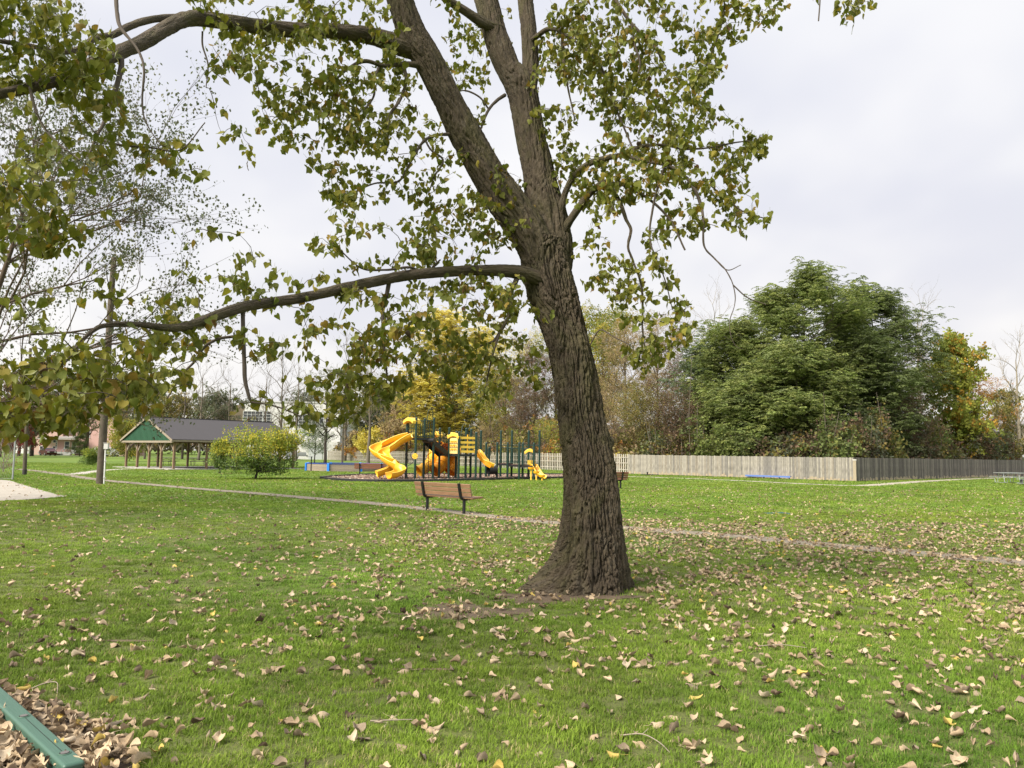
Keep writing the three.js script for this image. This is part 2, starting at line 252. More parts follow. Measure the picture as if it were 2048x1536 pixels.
// ---------------------------------------------------------------- cottonwood leaves
// a broad heart-triangle leaf, stalk at the origin, tip along +y, face along +z
function leafGeo(cup, bend, wave, seed, bite = 0, petiole = 0.75) {
  const T = [[0, 0.2], [0.05, 0.4], [0.15, 0.49], [0.3, 0.5], [0.48, 0.4], [0.66, 0.27], [0.83, 0.13], [1, 0.012]], A = [-1, -0.5, 0, 0.5, 1], P = [], idx = [], r = rng(seed), ph = r() * 6, UV = [];
  const put = (u, t, w) => { // u across in -1..1
    let x = u * w, y = t - 0.1 * Math.abs(u) * Math.max(0, 0.12 - t) / 0.12, z = 0; const ang = cup * u; z += Math.abs(w * u) * Math.sin(Math.abs(ang)); x *= Math.cos(ang * 0.8);
    z += wave * Math.sin(t * 7 + ph + u * 2) * Math.abs(u) + wave * 0.5 * Math.sin(u * 5 + ph);
    const b = bend * (t - 0.35), yy = y * Math.cos(b * 0.5), zz = z + bend * (t - 0.2) * (t - 0.2) * 0.55; P.push(x, yy, zz); UV.push(u, t);
  };
  T.forEach(([t, w], i) => A.forEach((u, j) => { let ww = w * (0.93 + 0.14 * r()); if (bite && i === bite && u > 0) ww *= 0.45; if (bite && i === bite + 1 && u < 0 && seed % 2) ww *= 0.5; put(u, t, ww); }));
  for (let i = 0; i + 1 < T.length; i++) for (let j = 0; j < 4; j++) { const a = i * 5 + j, b = a + 1, d = a + 5, e = d + 1; idx.push(a, b, e, a, e, d); }
  if (petiole) { const b = P.length / 3, k = 0.014; for (const [y, z] of [[0.03, 0], [-petiole * 0.5, 0.07], [-petiole, 0.02]]) { P.push(-k, y, z, k, y, z); UV.push(0, 0, 0, 0); } idx.push(b, b + 1, b + 3, b, b + 3, b + 2, b + 2, b + 3, b + 5, b + 2, b + 5, b + 4); }
  const g = new THREE.BufferGeometry(); g.setAttribute('position', new THREE.Float32BufferAttribute(P, 3)); g.setAttribute('uv', new THREE.Float32BufferAttribute(UV, 2)); g.setIndex(idx); g.computeVertexNormals(); return g;
}
const dryShapes = [leafGeo(0.9, 0.9, 0.07, 11), leafGeo(-0.8, 1.3, 0.09, 12, 3), leafGeo(1.4, -0.8, 0.08, 13), leafGeo(0.4, 1.7, 0.12, 14, 4), leafGeo(-1.3, -0.6, 0.06, 15), leafGeo(0.7, 0.3, 0.14, 16), leafGeo(1.9, 0.6, 0.08, 17, 0, 0.5)];
const dryTones = [[0.44, 0.335, 0.215], [0.55, 0.435, 0.29], [0.36, 0.27, 0.18], [0.30, 0.235, 0.165], [0.50, 0.395, 0.27], [0.13, 0.092, 0.06], [0.56, 0.43, 0.12], [0.57, 0.475, 0.35]];
const leafVein = tex(256, (u, v) => { const k = 0.86 + 0.6 * tileN(u, v, 22, 4, 4); return [k, k * 0.985, k * 0.96]; }, false);
const dryMats = dryTones.map((c) => { const m = new THREE.MeshPhysicalMaterial({ color: RGB(...c), roughness: 0.8, transmission: 0.12, thickness: 0, specularIntensity: 0.5, map: leafVein }); m.name = 'dry_leaf'; return m; });
const dryWhite = new THREE.MeshPhysicalMaterial({ color: 0xffffff, roughness: 0.8, transmission: 0.12, thickness: 0, specularIntensity: 0.5, map: leafVein });
{
  const r = rng(4242), all = [];
  const dens = (x, z) => {
    const d = -z, cl = Math.exp(2.6 * fbm(x * 0.9, 4, z * 0.9, 3) + 1.1 * noise(x * 3.2, 9, z * 3.2)); let k = 20 * cl;
    k *= lerp(1, 0.05, smooth(1.0, 6.5, -x + 0.0 * d) * smooth(6.5, 11, d)); k *= 1 + 0.6 * smooth(0, 3, x); if (d > 7 && x > -2) k *= 1.45;
    const pd = segDist(x, z, pathLine); k *= d > 12 && pd > 2.2 && z < -14 && x > -9 ? lerp(1, 0.05, smooth(13, 27, d)) : 1; if (x > 1.4 && pd < 1.9) k += 20 * smooth(1.9, 0.3, pd) * Math.min(1.4, cl);
    if (x < -4) k *= lerp(1, 0.12, smooth(9, 22, d)); if (bare(x, z) > 0.1) k += 34;
    if (Math.hypot(x - TREE[0], z - TREE[1]) < 1.1) k += 18; if (z > -6 && inPoly(x, z, litterPoly)) k = 360; return k;
  };
  const drop = (d0, d1, most) => { const w1 = d1 * 0.72 + 2, n = (d1 - d0) * 2 * w1 * most; for (let i = 0; i < n; i++) { const d = lerp(d0, d1, r()), x = (r() * 2 - 1) * w1; if (Math.abs(x) > d * 0.72 + 2) continue; const z = -d; if (r() * most > dens(x, z)) continue; if (Math.hypot(x - TREE[0], z - TREE[1]) < 0.42) continue; all.push([x, z]); } };
  drop(3.4, 9, 80); drop(9, 20, 110); drop(20, 42, 10);
  for (let i = 0; i < 2600; i++) { const x = -3.9 + 2.3 * r(), z = -5.25 + 1.95 * r(); if (inPoly(x + 0.08 * noise(x * 6, 0, z * 6), z + 0.1 * noise(x * 6, 3, z * 6), litterPoly)) all.push([x, z, 1]); }
  const inView = ([x, z]) => Math.abs(x) < -z * 0.66 && -z > 4.05;
  const order = all.map((p, i) => [p, i]).sort((a, b) => (inView(b[0]) - inView(a[0])) || (a[0][1] ** 2 + a[0][0] ** 2) - (b[0][1] ** 2 + b[0][0] ** 2));
  // the top layer of the drift by the timber would crowd out the loose leaves, so at most a third come from it
  const chosen = new Set(); let fromBed = 0; for (const [p, i] of order) { if (chosen.size >= 300) break; if (p[2]) { if (fromBed > 90 || (i % 3)) continue; fromBed++; } if (!p[2] && inPoly(p[0], p[1], litterPoly)) continue; chosen.add(i); }
  const toneWord = ['tan', 'pale tan', 'light brown', 'grey brown', 'beige', 'dark brown', 'yellow', 'whitish beige'], place = (x, z) => { const px = 512 + 769 * x / -z, near = -z < 5.6; return near ? (px < 250 ? 'beside the leaf drift' : px < 520 ? 'at bottom centre' : px < 780 ? 'right of bottom centre' : 'in the bottom right corner') : (px < 300 ? 'left of the earth patch' : px < 560 ? 'before the trunk' : 'right of the trunk'); };
  const rest = dryShapes.map(() => []);
  all.forEach(([x, z, bed], i) => {
    const k = Math.floor(r() * dryShapes.length), tn = Math.floor(r() * 100), tone = tn < 24 ? 0 : tn < 44 ? 1 : tn < 58 ? 2 : tn < 70 ? 3 : tn < 82 ? 4 : tn < 90 ? 5 : tn < 94 ? 6 : 7, s = 0.042 + 0.05 * r(), flat = bed ? 0.35 : 0.42;
    const y = groundY(x, z) + (bed ? 0.04 + 0.07 * r() : onLawn(x, z) ? 0.016 + 0.026 * r() : 0.026), e = [-Math.PI / 2 + flat * (r() * 2 - 1) + (r() < 0.35 ? Math.PI : 0), flat * (r() * 2 - 1), r() * 6.283], q = new THREE.Quaternion().setFromEuler(new THREE.Euler(0, e[2], 0)).multiply(new THREE.Quaternion().setFromEuler(new THREE.Euler(e[0], e[1], 0)));
    if (chosen.has(i)) { const m = top('fallen_leaf', dryShapes[k], dryMats[tone], bed ? `curled ${toneWord[tone]} leaf in the drift beside the green plastic timber` : `dry ${toneWord[tone]} leaf lying on the near grass ${place(x, z)}`, 'leaf', bed ? 'dry leaves in the drift by the timber' : 'loose fallen leaves on the near grass'); m.position.set(x, y, z); m.quaternion.copy(q); m.scale.setScalar(s); } else { const c = dryTones[tone], v = 0.8 + 0.4 * r(); rest[k].push({ p: [x, y, z], q, s, c: RGB(c[0] * v, c[1] * v, c[2] * v) }); }
  });
  const litter = thing('leaf_litter', 'scattered dry brown leaves over the lawn and the footpath', 'leaf litter'); litter.userData.kind = 'stuff';
  rest.forEach((l, k) => scatter('leaf', dryShapes[k], dryWhite, l, litter));
}

// ---------------------------------------------------------------- the leaning tree
const barkBump = tex(512, (u, v) => 0.5 + 0.75 * tileN(u, v, 70, 3, 5, 1, 0.45), false);
const barkTone = tex(1024, (u, v) => { const a = tileN(u, v, 9, 2, 4), b = tileN(u, v, 60, 7, 4, 1, 0.4), m = tileN(u, v, 5, 11, 4), k = 0.9 + 0.75 * a + 0.65 * b, gm = clamp(m * 2.2, 0, 0.6); return [k * (1 - 0.18 * gm), k * (0.93 + 0.02 * gm), k * (0.84 - 0.35 * gm)]; }, false);
barkTone.repeat.set(0.8, 0.5); barkBump.repeat.set(2.2, 1.4);
const barkMat = std([0.084, 0.068, 0.047], 0.95, { map: barkTone, bumpMap: barkBump, bumpScale: 0.014 }), limbMat = barkMat;
const twigMat = std([0.075, 0.058, 0.043], 0.9);
const cottonwood = thing('cottonwood_tree', 'big leaning tree with furrowed bark and heart-shaped leaves standing closest', 'tree', [0, 0, 0]);
{
  const t0 = [1.025,-0.248,-9.35,0.456];
  const trunkPts = [t0, [1.006,-0.015,-9.35,0.444], [0.999,0.219,-9.35,0.426], [0.998,0.513,-9.35,0.383], [0.985,0.807,-9.36,0.359], [0.973,1.104,-9.37,0.335], [0.942,1.403,-9.38,0.311], [0.899,1.705,-9.39,0.296], [0.85,2.009,-9.4,0.281], [0.811,2.314,-9.4,0.275], [0.767,2.622,-9.41,0.272], [0.71,2.933,-9.42,0.266], [0.635,3.246,-9.43,0.27], [0.539,3.561,-9.44,0.295], [0.482,3.75,-9.44,0.298], [0.43,3.942,-9.45,0.301], [0.403,4.133,-9.45,0.289], [0.401,4.325,-9.45,0.246]];
  const knots = [[[0.441,3.54,-9.1], 0.13, 0.035], [[0.558,2.955,-9.15], 0.1, 0.022], [[0.844,2.948,-9.2], 0.09, 0.02], [[1.18,1.806,-9.4], 0.085, 0.05], [[0.6,2.469,-9.1], 0.09, -0.012], [[0.221,3.548,-9.4], 0.09, 0.03]];
  const P0 = V3(t0[0], 0, t0[2]);
  const flare = (a, s, r, p) => {
    const h = Math.max(0, p.y), th = a; // a = 0 points along +x, sin(a) < 0 or > 0 across the view
    const k = Math.exp(-h / 0.2), k2 = Math.exp(-h / 0.42);
    const lobe = (c, w) => { let d = Math.abs(((th - c + 9.4248) % 6.2832) - 3.1416); return Math.exp(-d * d / (w * w)); };
    let e = 0.40 * k * lobe(Math.PI, 0.45) + 0.20 * k2 * lobe(Math.PI, 0.7) + 0.10 * k * lobe(2.2, 0.35) + 0.1 * k * lobe(4.1, 0.4) + 0.05 * k * lobe(0.2, 0.5) + 0.05 * k * lobe(1.1, 0.3) + 0.05 * k * lobe(5.2, 0.3);
    e += 0.02 * Math.sin(th * 3 + p.y * 1.3) * r / 0.3 + 0.012 * Math.sin(th * 5 - p.y * 2);
    e += 0.022 * k2 * Math.sin(th * 11 + 2.5 * p.y + 1.5 * Math.sin(th * 3)) + 0.012 * k2 * Math.sin(th * 23 - 4 * p.y);
    return e;
  };
  const g = limb(trunkPts, 800, 300, 0.046, 3, flare);
  const ps = g.attributes.position, tmp = V3(); // healed knots push the bark out in rings
  for (let i = 0; i < ps.count; i++) { tmp.fromBufferAttribute(ps, i); for (const [c, w, am] of knots) { const d = Math.hypot(tmp.x - c[0], tmp.y - c[1], tmp.z - c[2]); if (d < w * 2.2) { const q = d / w, ring = am * Math.exp(-q * q) * (1 + 0.35 * Math.cos(q * 9)), ax = tmp.x - 1.05, az = tmp.z + 9.4, dx = c[0] - lerp(1.0, 0.5, smooth(2, 4, c[1])), dz = c[2] + 9.4, l = Math.hypot(dx, dz) || 1; ps.setXYZ(i, tmp.x + dx / l * ring, tmp.y, tmp.z + dz / l * ring); } } }
  g.computeVertexNormals();
  part('trunk', g, barkMat, cottonwood);
}
const limbs = [
  [[0.444,3.815,-9.45,0.184], [0.327,4.124,-9.42,0.245], [0.161,4.435,-9.4,0.244], [-0.094,4.767,-9.35,0.243], [-0.36,5.142,-9.28,0.211], [-0.606,5.548,-9.2,0.206], [-0.822,5.934,-9.1,0.178], [-1.024,6.315,-9,0.176], [-1.145,6.509,-8.95,0.18], [-1.265,6.695,-8.9,0.174], [-1.412,7.065,-8.8,0.157], [-1.577,7.503,-8.7,0.141], [-1.737,8.062,-8.6,0.112], [-1.858,8.74,-8.5,0.077], [-1.903,9.477,-8.4,0.038]],
  [[0.534,3.828,-9.5,0.185], [0.527,4.225,-9.55,0.23], [0.456,4.629,-9.6,0.237], [0.371,4.897,-9.62,0.238], [0.304,5.294,-9.66,0.207], [0.196,5.772,-9.7,0.196], [0.113,6.255,-9.75,0.197], [0.051,6.503,-9.77,0.21], [-0.105,6.744,-9.8,0.166], [-0.209,7.002,-9.83,0.173], [-0.294,7.25,-9.85,0.16], [-0.424,7.759,-9.9,0.161], [-0.622,8.434,-9.95,0.142], [-0.779,9.271,-10,0.111], [-0.772,10.399,-10.1,0.066]],
  [[0.106,6.289,-9.75,0.127], [0.162,6.534,-9.76,0.121], [0.187,6.752,-9.78,0.114], [0.162,7.228,-9.8,0.108], [0.11,7.735,-9.85,0.106], [0.074,8.482,-9.9,0.09], [0.152,9.355,-9.9,0.064], [0.246,10.166,-9.9,0.032]],
];
limbs.forEach((p, i) => part('limb', limb(p, [420, 420, 200][i], [120, 120, 80][i], 0.03, 20 + i * 9), limbMat, cottonwood));
const branches = [
  // the heavy bough that runs out to the left, towards the camera
  [[-1.144,6.49,-8.95,0.116], [-1.382,6.542,-8.9,0.127], [-1.689,6.566,-8.75,0.102], [-2.036,6.458,-8.45,0.085], [-2.393,6.264,-8.1,0.082], [-2.696,6.074,-7.7,0.078], [-2.915,5.838,-7.2,0.073], [-3.033,5.625,-6.8,0.071], [-3.07,5.335,-6.45,0.065], [-3.083,5.015,-6.1,0.061], [-3.107,4.686,-5.7,0.057], [-3.094,4.365,-5.3,0.053], [-3.12,4.123,-5,0.044], [-3.15,3.906,-4.7,0.034], [-3.242,3.696,-4.4,0.02]],
  [[-3.08,5.57,-6.7,0.039], [-3.168,5.382,-6.4,0.031], [-3.215,5.143,-6.1,0.03], [-3.246,4.951,-5.9,0.027], [-3.266,4.813,-5.7,0.026], [-3.262,4.614,-5.5,0.025], [-3.259,4.432,-5.2,0.02], [-3.303,4.361,-5,0.018], [-3.372,4.284,-4.8,0.016], [-3.422,4.211,-4.6,0.012]],
  // the long low bough
  [[0.357,3.779,-9.3,0.091], [0.109,3.84,-9.2,0.09], [-0.164,3.843,-9.1,0.074], [-0.454,3.79,-8.9,0.064], [-0.732,3.726,-8.7,0.062], [-0.984,3.628,-8.4,0.06], [-1.215,3.521,-8.1,0.058], [-1.459,3.362,-7.7,0.055], [-1.644,3.238,-7.4,0.053], [-1.81,3.113,-7.1,0.048], [-1.956,3.002,-6.8,0.046], [-2.082,2.909,-6.5,0.044], [-2.189,2.815,-6.2,0.046], [-2.274,2.693,-5.9,0.042], [-2.344,2.595,-5.7,0.041], [-2.404,2.523,-5.5,0.032], [-2.439,2.49,-5.3,0.026], [-2.496,2.463,-5,0.018], [-2.584,2.415,-4.8,0.016], [-2.596,2.364,-4.7,0.014], [-2.563,2.252,-4.5,0.013], [-2.564,2.162,-4.4,0.013], [-2.563,2.082,-4.3,0.01]],
  [[-2.205,2.807,-6.2,0.02], [-2.182,2.675,-6.15,0.018], [-2.148,2.484,-6.1,0.018], [-2.119,2.318,-6.05,0.018], [-2.092,2.194,-6,0.017], [-2.042,2.073,-5.95,0.014], [-2.02,2.012,-5.95,0.008]],
  [[-2.167,2.557,-6.1,0.014], [-2.244,2.54,-6.05,0.012], [-2.315,2.516,-6,0.012], [-2.382,2.437,-5.9,0.012], [-2.429,2.321,-5.85,0.01], [-2.494,2.219,-5.8,0.008], [-2.583,2.024,-5.75,0.006]],
  [[-2.02,2.019,-5.95,0.008], [-1.895,2.002,-5.9,0.006], [-1.771,1.973,-5.9,0.006], [-1.623,1.914,-5.9,0.004]],
  [[-1.311,3.47,-8,0.026], [-1.329,3.282,-7.95,0.023], [-1.362,3.164,-7.95,0.021], [-1.348,2.96,-7.9,0.018], [-1.308,2.686,-7.8,0.015], [-1.269,2.378,-7.8,0.01]],
  [[0.043,3.777,-9.2,0.033], [0.019,3.703,-9.15,0.033], [-0.045,3.539,-9.1,0.027], [-0.041,3.296,-9,0.023], [-0.15,3.079,-9,0.02], [-0.23,2.957,-8.95,0.017], [-0.351,2.907,-8.9,0.014], [-0.438,2.87,-8.9,0.012]],
  [[-0.15,3.079,-9,0.015], [-0.216,2.85,-8.9,0.014], [-0.267,2.603,-8.8,0.011], [-0.319,2.314,-8.8,0.009]],
  [[-0.869,3.91,-8.9,0.012], [-0.996,3.663,-8.5,0.019], [-1.125,3.645,-8.2,0.016], [-1.327,3.518,-7.8,0.013], [-1.525,3.468,-7.5,0.01], [-1.706,3.615,-7.4,0.007]],
  [[-3.097,4.745,-5.75,0.024], [-3.052,4.598,-5.7,0.022], [-3.041,4.309,-5.6,0.02], [-3.041,4.068,-5.5,0.014], [-3.049,3.873,-5.4,0.011], [-3.028,3.721,-5.3,0.009]],
  [[-3.238,5.289,-5.9,0.017], [-3.189,5.091,-5.85,0.017], [-3.131,4.958,-5.8,0.015], [-2.957,4.747,-5.75,0.011], [-2.876,4.56,-5.7,0.011], [-2.877,4.319,-5.7,0.009], [-2.82,4.138,-5.65,0.007], [-2.671,3.923,-5.6,0.005]],
  [[-3.006,3.873,-5.4,0.009], [-2.866,3.838,-5.4,0.009], [-2.647,3.822,-5.4,0.007], [-2.429,3.807,-5.4,0.005], [-2.258,4.016,-5.4,0.004]],
  [[-3.16,4.056,-4.8,0.014], [-3.001,3.794,-4.6,0.01], [-2.865,3.591,-4.5,0.007], [-2.689,3.428,-4.4,0.006], [-2.507,3.3,-4.3,0.004]],
  [[-2.996,5.614,-7,0.009], [-2.989,5.479,-7,0.009], [-2.927,5.282,-7,0.007], [-2.935,5.06,-7,0.005]],
  [[-1.194,6.304,-8.9,0.041], [-1.354,6.262,-8.8,0.031], [-1.551,6.182,-8.7,0.023], [-1.768,6.187,-8.6,0.025], [-1.918,6.054,-8.5,0.019], [-2.028,5.881,-8.4,0.014], [-2.198,5.624,-8.3,0.008]],
  [[-1.354,6.262,-8.8,0.026], [-1.306,6.039,-8.75,0.02], [-1.362,5.768,-8.7,0.017], [-1.458,5.538,-8.6,0.017], [-1.474,5.298,-8.6,0.014], [-1.473,5.02,-8.5,0.008]],
  [[-1.61,6.206,-8.7,0.017], [-1.655,5.928,-8.6,0.014], [-1.65,5.777,-8.6,0.014], [-1.74,5.519,-8.5,0.011], [-1.789,5.281,-8.5,0.008]],
  [[-0.814,5.534,-9.1,0.024], [-0.974,5.47,-9,0.018], [-1.081,5.37,-8.9,0.017], [-1.151,5.276,-8.9,0.017], [-1.267,4.99,-8.8,0.014], [-1.359,4.783,-8.7,0.014], [-1.607,4.72,-8.6,0.011], [-1.784,4.593,-8.5,0.011], [-1.944,4.424,-8.4,0.005]],
  [[-1.081,5.37,-8.9,0.012], [-1.007,5.248,-8.9,0.012], [-0.861,5.127,-8.9,0.012], [-0.963,4.91,-8.9,0.009], [-1.029,4.695,-8.9,0.006]],
  [[-0.145,6.329,-9.7,0.025], [-0.239,6.212,-9.6,0.022], [-0.35,6.03,-9.5,0.019], [-0.449,5.707,-9.4,0.012]], [[-0.35,6.043,-9.5,0.012], [-0.462,6.195,-9.5,0.012], [-0.624,6.279,-9.5,0.012], [-0.721,6.285,-9.5,0.006]],
  [[-0.226,7.278,-9.8,0.083], [-0.457,7.322,-9.7,0.069], [-0.684,7.418,-9.6,0.056], [-0.94,7.531,-9.5,0.053], [-1.312,7.778,-9.3,0.042], [-1.726,7.837,-9.1,0.03], [-2.114,7.63,-8.9,0.017]],
  // right-hand boughs
  [[0.565,4.6,-9.5,0.068], [0.593,4.746,-9.45,0.052], [0.638,4.93,-9.4,0.04], [0.736,5.095,-9.3,0.039], [0.918,5.225,-9.2,0.039], [1.121,5.259,-9.1,0.036], [1.273,5.279,-9.05,0.029], [1.441,5.348,-9,0.023], [1.748,5.349,-8.9,0.017], [2.006,5.263,-8.8,0.014], [2.275,5.244,-8.7,0.011], [2.481,5.254,-8.6,0.011], [2.777,5.306,-8.6,0.006]],
  [[1.273,5.279,-9.05,0.024], [1.55,5.149,-8.9,0.023], [1.798,5.059,-8.8,0.023], [1.981,4.891,-8.7,0.02], [2.072,4.696,-8.6,0.02], [2.134,4.531,-8.6,0.02], [2.142,4.295,-8.5,0.014], [2.15,4.001,-8.5,0.012], [2.262,3.87,-8.5,0.009], [2.362,3.71,-8.4,0.007], [2.448,3.513,-8.4,0.007], [2.457,3.339,-8.4,0.006], [2.4,3.153,-8.4,0.005], [2.404,2.997,-8.4,0.005], [2.468,2.859,-8.4,0.004], [2.594,2.816,-8.4,0.003]],
  [[2.438,3.547,-8.4,0.008], [2.597,3.408,-8.4,0.007], [2.801,3.333,-8.4,0.005]], [[2.267,3.864,-8.5,0.008], [2.407,3.74,-8.5,0.006], [2.56,3.8,-8.5,0.004]],
  [[0.626,4.456,-9.45,0.061], [0.71,4.583,-9.4,0.049], [0.805,4.716,-9.35,0.049], [0.905,4.848,-9.3,0.045], [1.018,4.935,-9.2,0.039], [1.11,4.957,-9.1,0.033], [1.17,4.835,-9,0.029], [1.258,4.618,-8.9,0.026], [1.324,4.437,-8.9,0.023], [1.375,4.289,-8.85,0.02], [1.332,4.071,-8.8,0.017], [1.408,3.864,-8.8,0.014], [1.478,3.541,-8.7,0.014], [1.483,3.089,-8.7,0.011], [1.512,2.847,-8.7,0.008]],
  [[1.11,4.957,-9.1,0.021], [1.326,4.875,-9,0.018], [1.609,4.672,-8.9,0.017], [1.825,4.401,-8.8,0.014], [1.975,4.017,-8.7,0.011]],
  [[1.769,5.064,-8.8,0.014], [1.709,4.881,-8.8,0.017], [1.601,4.485,-8.7,0.014], [1.572,4.13,-8.7,0.011], [1.723,3.639,-8.6,0.008], [1.807,3.295,-8.6,0.006]],
  [[2.258,4.775,-8.65,0.008], [2.416,4.612,-8.6,0.011], [2.613,4.406,-8.5,0.008], [2.867,4.334,-8.5,0.006]],
  [[0.162,7.082,-9.75,0.038], [0.271,7.117,-9.65,0.035], [0.408,7.129,-9.5,0.031], [0.558,7.033,-9.4,0.024], [0.579,6.725,-9.3,0.021], [0.6,6.442,-9.2,0.018], [0.665,6.093,-9.2,0.012], [0.727,5.734,-9.1,0.009]],
  [[0.2,8.196,-9.9,0.051], [0.56,8.281,-9.7,0.044], [1.007,7.875,-9.5,0.034], [1.286,7.346,-9.3,0.024], [1.43,7.05,-9.2,0.021], [1.619,6.78,-9.1,0.015], [1.723,6.559,-9,0.012], [1.82,6.388,-9,0.009]],
  [[1.43,7.05,-9.2,0.015], [1.48,6.762,-9.2,0.015], [1.525,6.449,-9.1,0.012], [1.386,6.077,-9,0.009]], [[0.558,7.033,-9.4,0.015], [0.8,6.807,-9.3,0.015], [1.043,6.494,-9.2,0.015], [1.187,5.995,-9.1,0.015], [1.326,5.572,-9,0.012], [1.49,5.099,-8.9,0.012]],
  [[0.255,9.356,-9.9,0.051], [0.86,9.255,-9.4,0.043], [1.494,8.465,-8.9,0.035], [1.953,7.606,-8.5,0.025], [2.275,6.985,-8.2,0.016], [2.288,6.57,-8.1,0.011], [2.184,6.164,-8.1,0.008], [2.041,5.81,-8.2,0.005]],
  [[1.953,7.606,-8.5,0.019], [2.306,7.214,-8.1,0.016], [2.773,6.836,-7.7,0.013], [3.213,6.546,-7.5,0.01], [3.462,6.252,-7.5,0.005]], [[3.111,6.599,-7.5,0.007], [3.105,6.328,-7.5,0.007], [3.085,6.102,-7.5,0.007]],
  [[-1.737,8.062,-8.6,0.045], [-2.247,7.634,-8.2,0.037], [-2.735,6.979,-7.7,0.028], [-2.941,6.366,-7.2,0.016], [-2.895,5.981,-7,0.009]], [[-1.737,8.062,-8.6,0.034], [-2.168,7.292,-8.4,0.025], [-2.354,6.739,-8.2,0.016], [-2.177,6.389,-8.1,0.008]],
  [[0.935,2.967,-9.2,0.009], [1.043,3.136,-9.1,0.009], [1.18,3.05,-9,0.007], [1.371,2.931,-8.9,0.006]],
];
branches.forEach((p, i) => { const L = p.length, thick = Math.max(...p.map((q) => q[3])); part('branch', limb(p, L * (thick > 0.05 ? 22 : 8), thick > 0.05 ? 56 : thick > 0.02 ? 14 : 7, thick > 0.05 ? 0.022 : thick > 0.015 ? 0.012 : 0, 50 + i * 3), thick > 0.03 ? limbMat : twigMat, cottonwood); });
